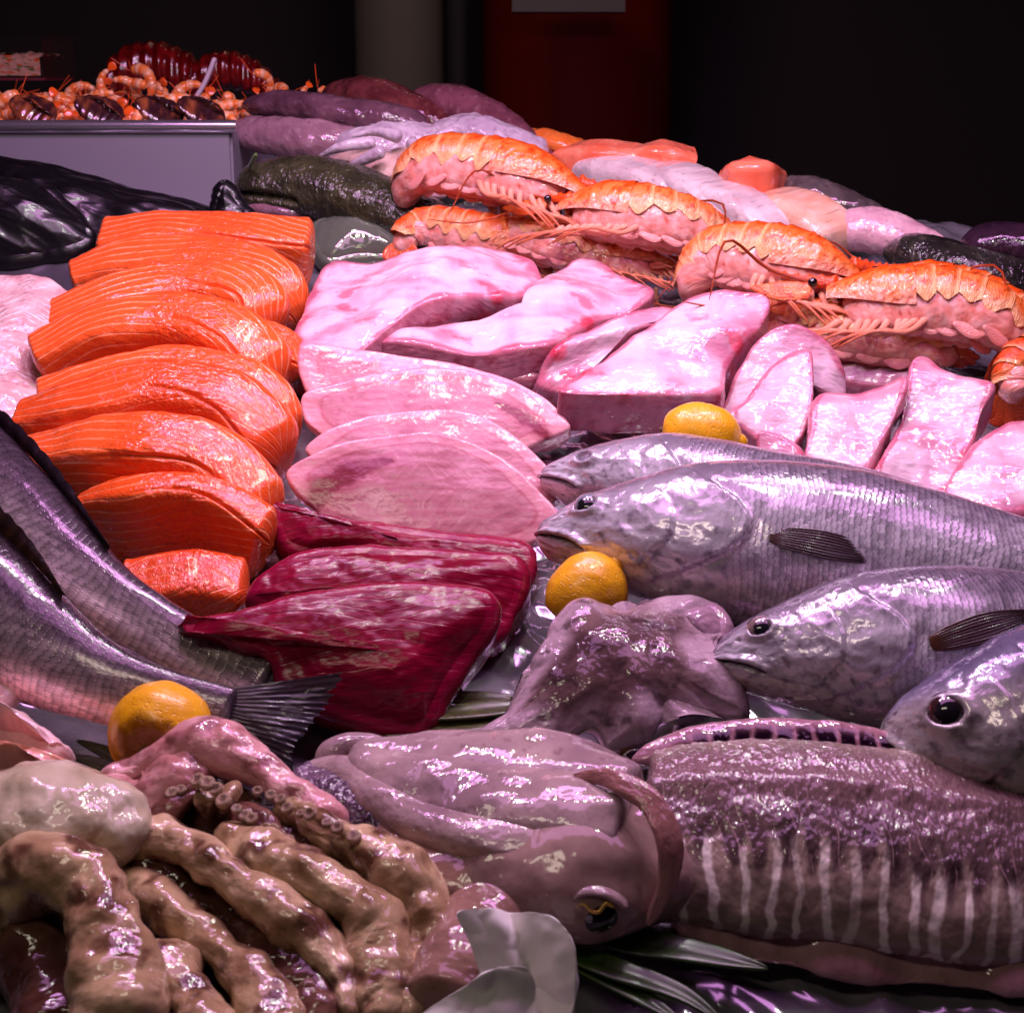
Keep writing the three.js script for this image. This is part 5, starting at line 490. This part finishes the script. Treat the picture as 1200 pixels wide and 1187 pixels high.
  for (const [l, px, py, s] of [['red wrapped pack leaning behind the shrimp, beside the plastic box', 190, 82, 1.25], ['red wrapped pack behind the shrimp, nearer the squid', 272, 88, 1]]) { const P = px < 200 ? [-0.523,1.474,-2.349] : [-0.408,1.472,-2.307], g = w('red_pack', l, 'packet', P); put(g, 'wrapped_body', seat(loft({ sp: [[-6.4, 0, -1], [-3, 0, 1.2], [1, 0, 1.4], [6.4, 0, -1]], w: 3.5, t: [[0, 2], [.4, 3.4], [1, 1.4]], b: 2, nu: 70, nv: 60, e: 2.6, disp: (a, t, p) => .22 * Math.sin(p[0] * 4.2 + fbm(p[0], p[1]) * 2) + .4 * fbm(p[0] / 2, p[1] / 2, p[2] / 2), col: (a, t, p) => lin(mx([.5, .1, .1], [.3, .05, .06], clamp(.5 + 1.5 * fbm(p[0], p[1], p[2])))) }), [0, 0, 0]), redM, g).scale.setScalar(s); }
  const P = [-0.436,1.477,-2.225], st = w('white_scoop', 'white plastic scoop handle sticking out of the shrimp', 'scoop', P); put(st, 'handle', seat(loft({ sp: [[-2, 0, -3], [0, 0, 0], [1.6, 0, 3.4]], w: .7, t: .35, nu: 30, nv: 16, e: 3, r0: .05, r1: .05 }), [0, 0, 0]), M({ color: 0xd8c8d4, roughness: .35 }), st);
}
// black bag and steel edge below the tray
{
  const bagM = M({ color: 0x0b090d, roughness: .38, clearcoat: .4, clearcoatRoughness: .15 });
  const bag = (label, pl, o) => solo('black_bag', label, 'plastic bag', slab(pl, { th: 3, er: .8, nr: 70, n: 200, dome: (x, y, r) => (o.d || 2) * (1 - r * r), disp: (x, y) => 1.2 * fbm(x / 6, y / 4, o.q, 2) + .8 * ridge(x * .07 + o.q, y * .2 + x * .06, 2, 3) + .25 * crumple(x * .8, y * 1.4) }), bagM, pl.o);
  bag('crumpled black plastic bag in front of the steel tray', {o:[-43.8,178.09,5],x:[1,0,0],y:[0,0.866,0.5],n:[0,-0.5,0.866],p:[[-21.94,8.01],[-13.75,6.65],[-5.52,4.63],[2.69,1.97],[9.73,0],[14.07,-2.85],[13.18,-5.77],[5.59,-6.4],[-3.96,-6.4],[-19.24,-6.4]]}, { q: 3 });
  bag('rounded black bag bulge at the left edge before the tray', {o:[-52.12,170.07,7],x:[1,0,0],y:[0,0.829,0.559],n:[0,-0.559,0.829],p:[[-10.19,5.35],[-4.44,4.75],[0.52,2.95],[4.65,0],[7.01,-4.06],[4.49,-5.88],[-8.26,-6.34]]}, { q: 8, d: 3 });
  bag('pointed black bag corner next to the dark fish head', {o:[-31.77,173.28,6],x:[1,0,0],y:[0,0.643,0.766],n:[0,-0.766,0.643],p:[[-2.66,-2.32],[-1.46,1.01],[-0.4,3.04],[1.38,1.32],[3,-1.71],[0.57,-2.72]]}, { q: 5, d: .6 });
  const sp = {o:[-50.35,164.52,2.6],x:[1,0,0],y:[0,0.914,0.407],n:[0,-0.407,0.914],p:[[-12.5,2.67],[5.85,2.4],[7.21,-3.91],[-10.89,-4.55]]};
  solo('steel_plate', 'bare steel tray edge beside the far salmon fillet', 'tray', slab(sp, { th: .8, er: .2, disp: (x, y) => .15 * fbm(x / 5, y / 5) }), M({ color: 0x8a8490, roughness: .25, metalness: .85 }), sp.o);
}
// ---------- dim shop behind ----------
{
  const dim = (name, label, cat, a, b, d, color, o = {}) => { const w = b[0] - a[0], h = a[1] - b[1], m = new THREE.Mesh(o.round ? new THREE.CylinderGeometry(w / 2, w / 2, h, 48).translate(0, 0, d / 2 - w / 2) : new THREE.BoxGeometry(w, h, d), M({ color, roughness: .7 })); m.name = numbered(name); m.position.set((a[0] + b[0]) / 2, (a[1] + b[1]) / 2, a[2] - d / 2); m.userData = { label, category: cat }; m.castShadow = m.receiveShadow = true; scene.add(m); return m; };
  dim('back_wall', '', '', [-3.868,4.328,-6.426], [3.868,-0.845,-5.04], .1, 0x5c5256).userData = { kind: 'structure' };
  dim('grey_column', 'grey olive column standing in the dim shop behind', 'column', [-0.466,2.785,-4.667], [-0.201,0.358,-4.017], .3, 0x8f8a7a, { round: 1 });
  dim('dark_gap', 'thin dark post added for the dark gap right of the grey column', 'column', [-0.183,2.755,-4.556], [-0.123,0.384,-3.92], .08, 0x3a3638, { round: 1 });  // post added where there is only a darker gap beside the column
  dim('red_board', 'big dark red round drum in the dim shop behind, rounded so its edges shade off', 'board', [-0.1,2.906,-5.114], [0.537,0.253,-4.403], .05, 0xa01a10, { round: 1 });  // a red panel, made a cylinder so its sides fall off in shade
  dim('grey_crate', 'pale grey box hanging in front of the red drum', 'box', [0,1.968,-4.655], [0.323,1.663,-4.574], .12, 0x9a9092);
}

renderer.render(scene, camera);
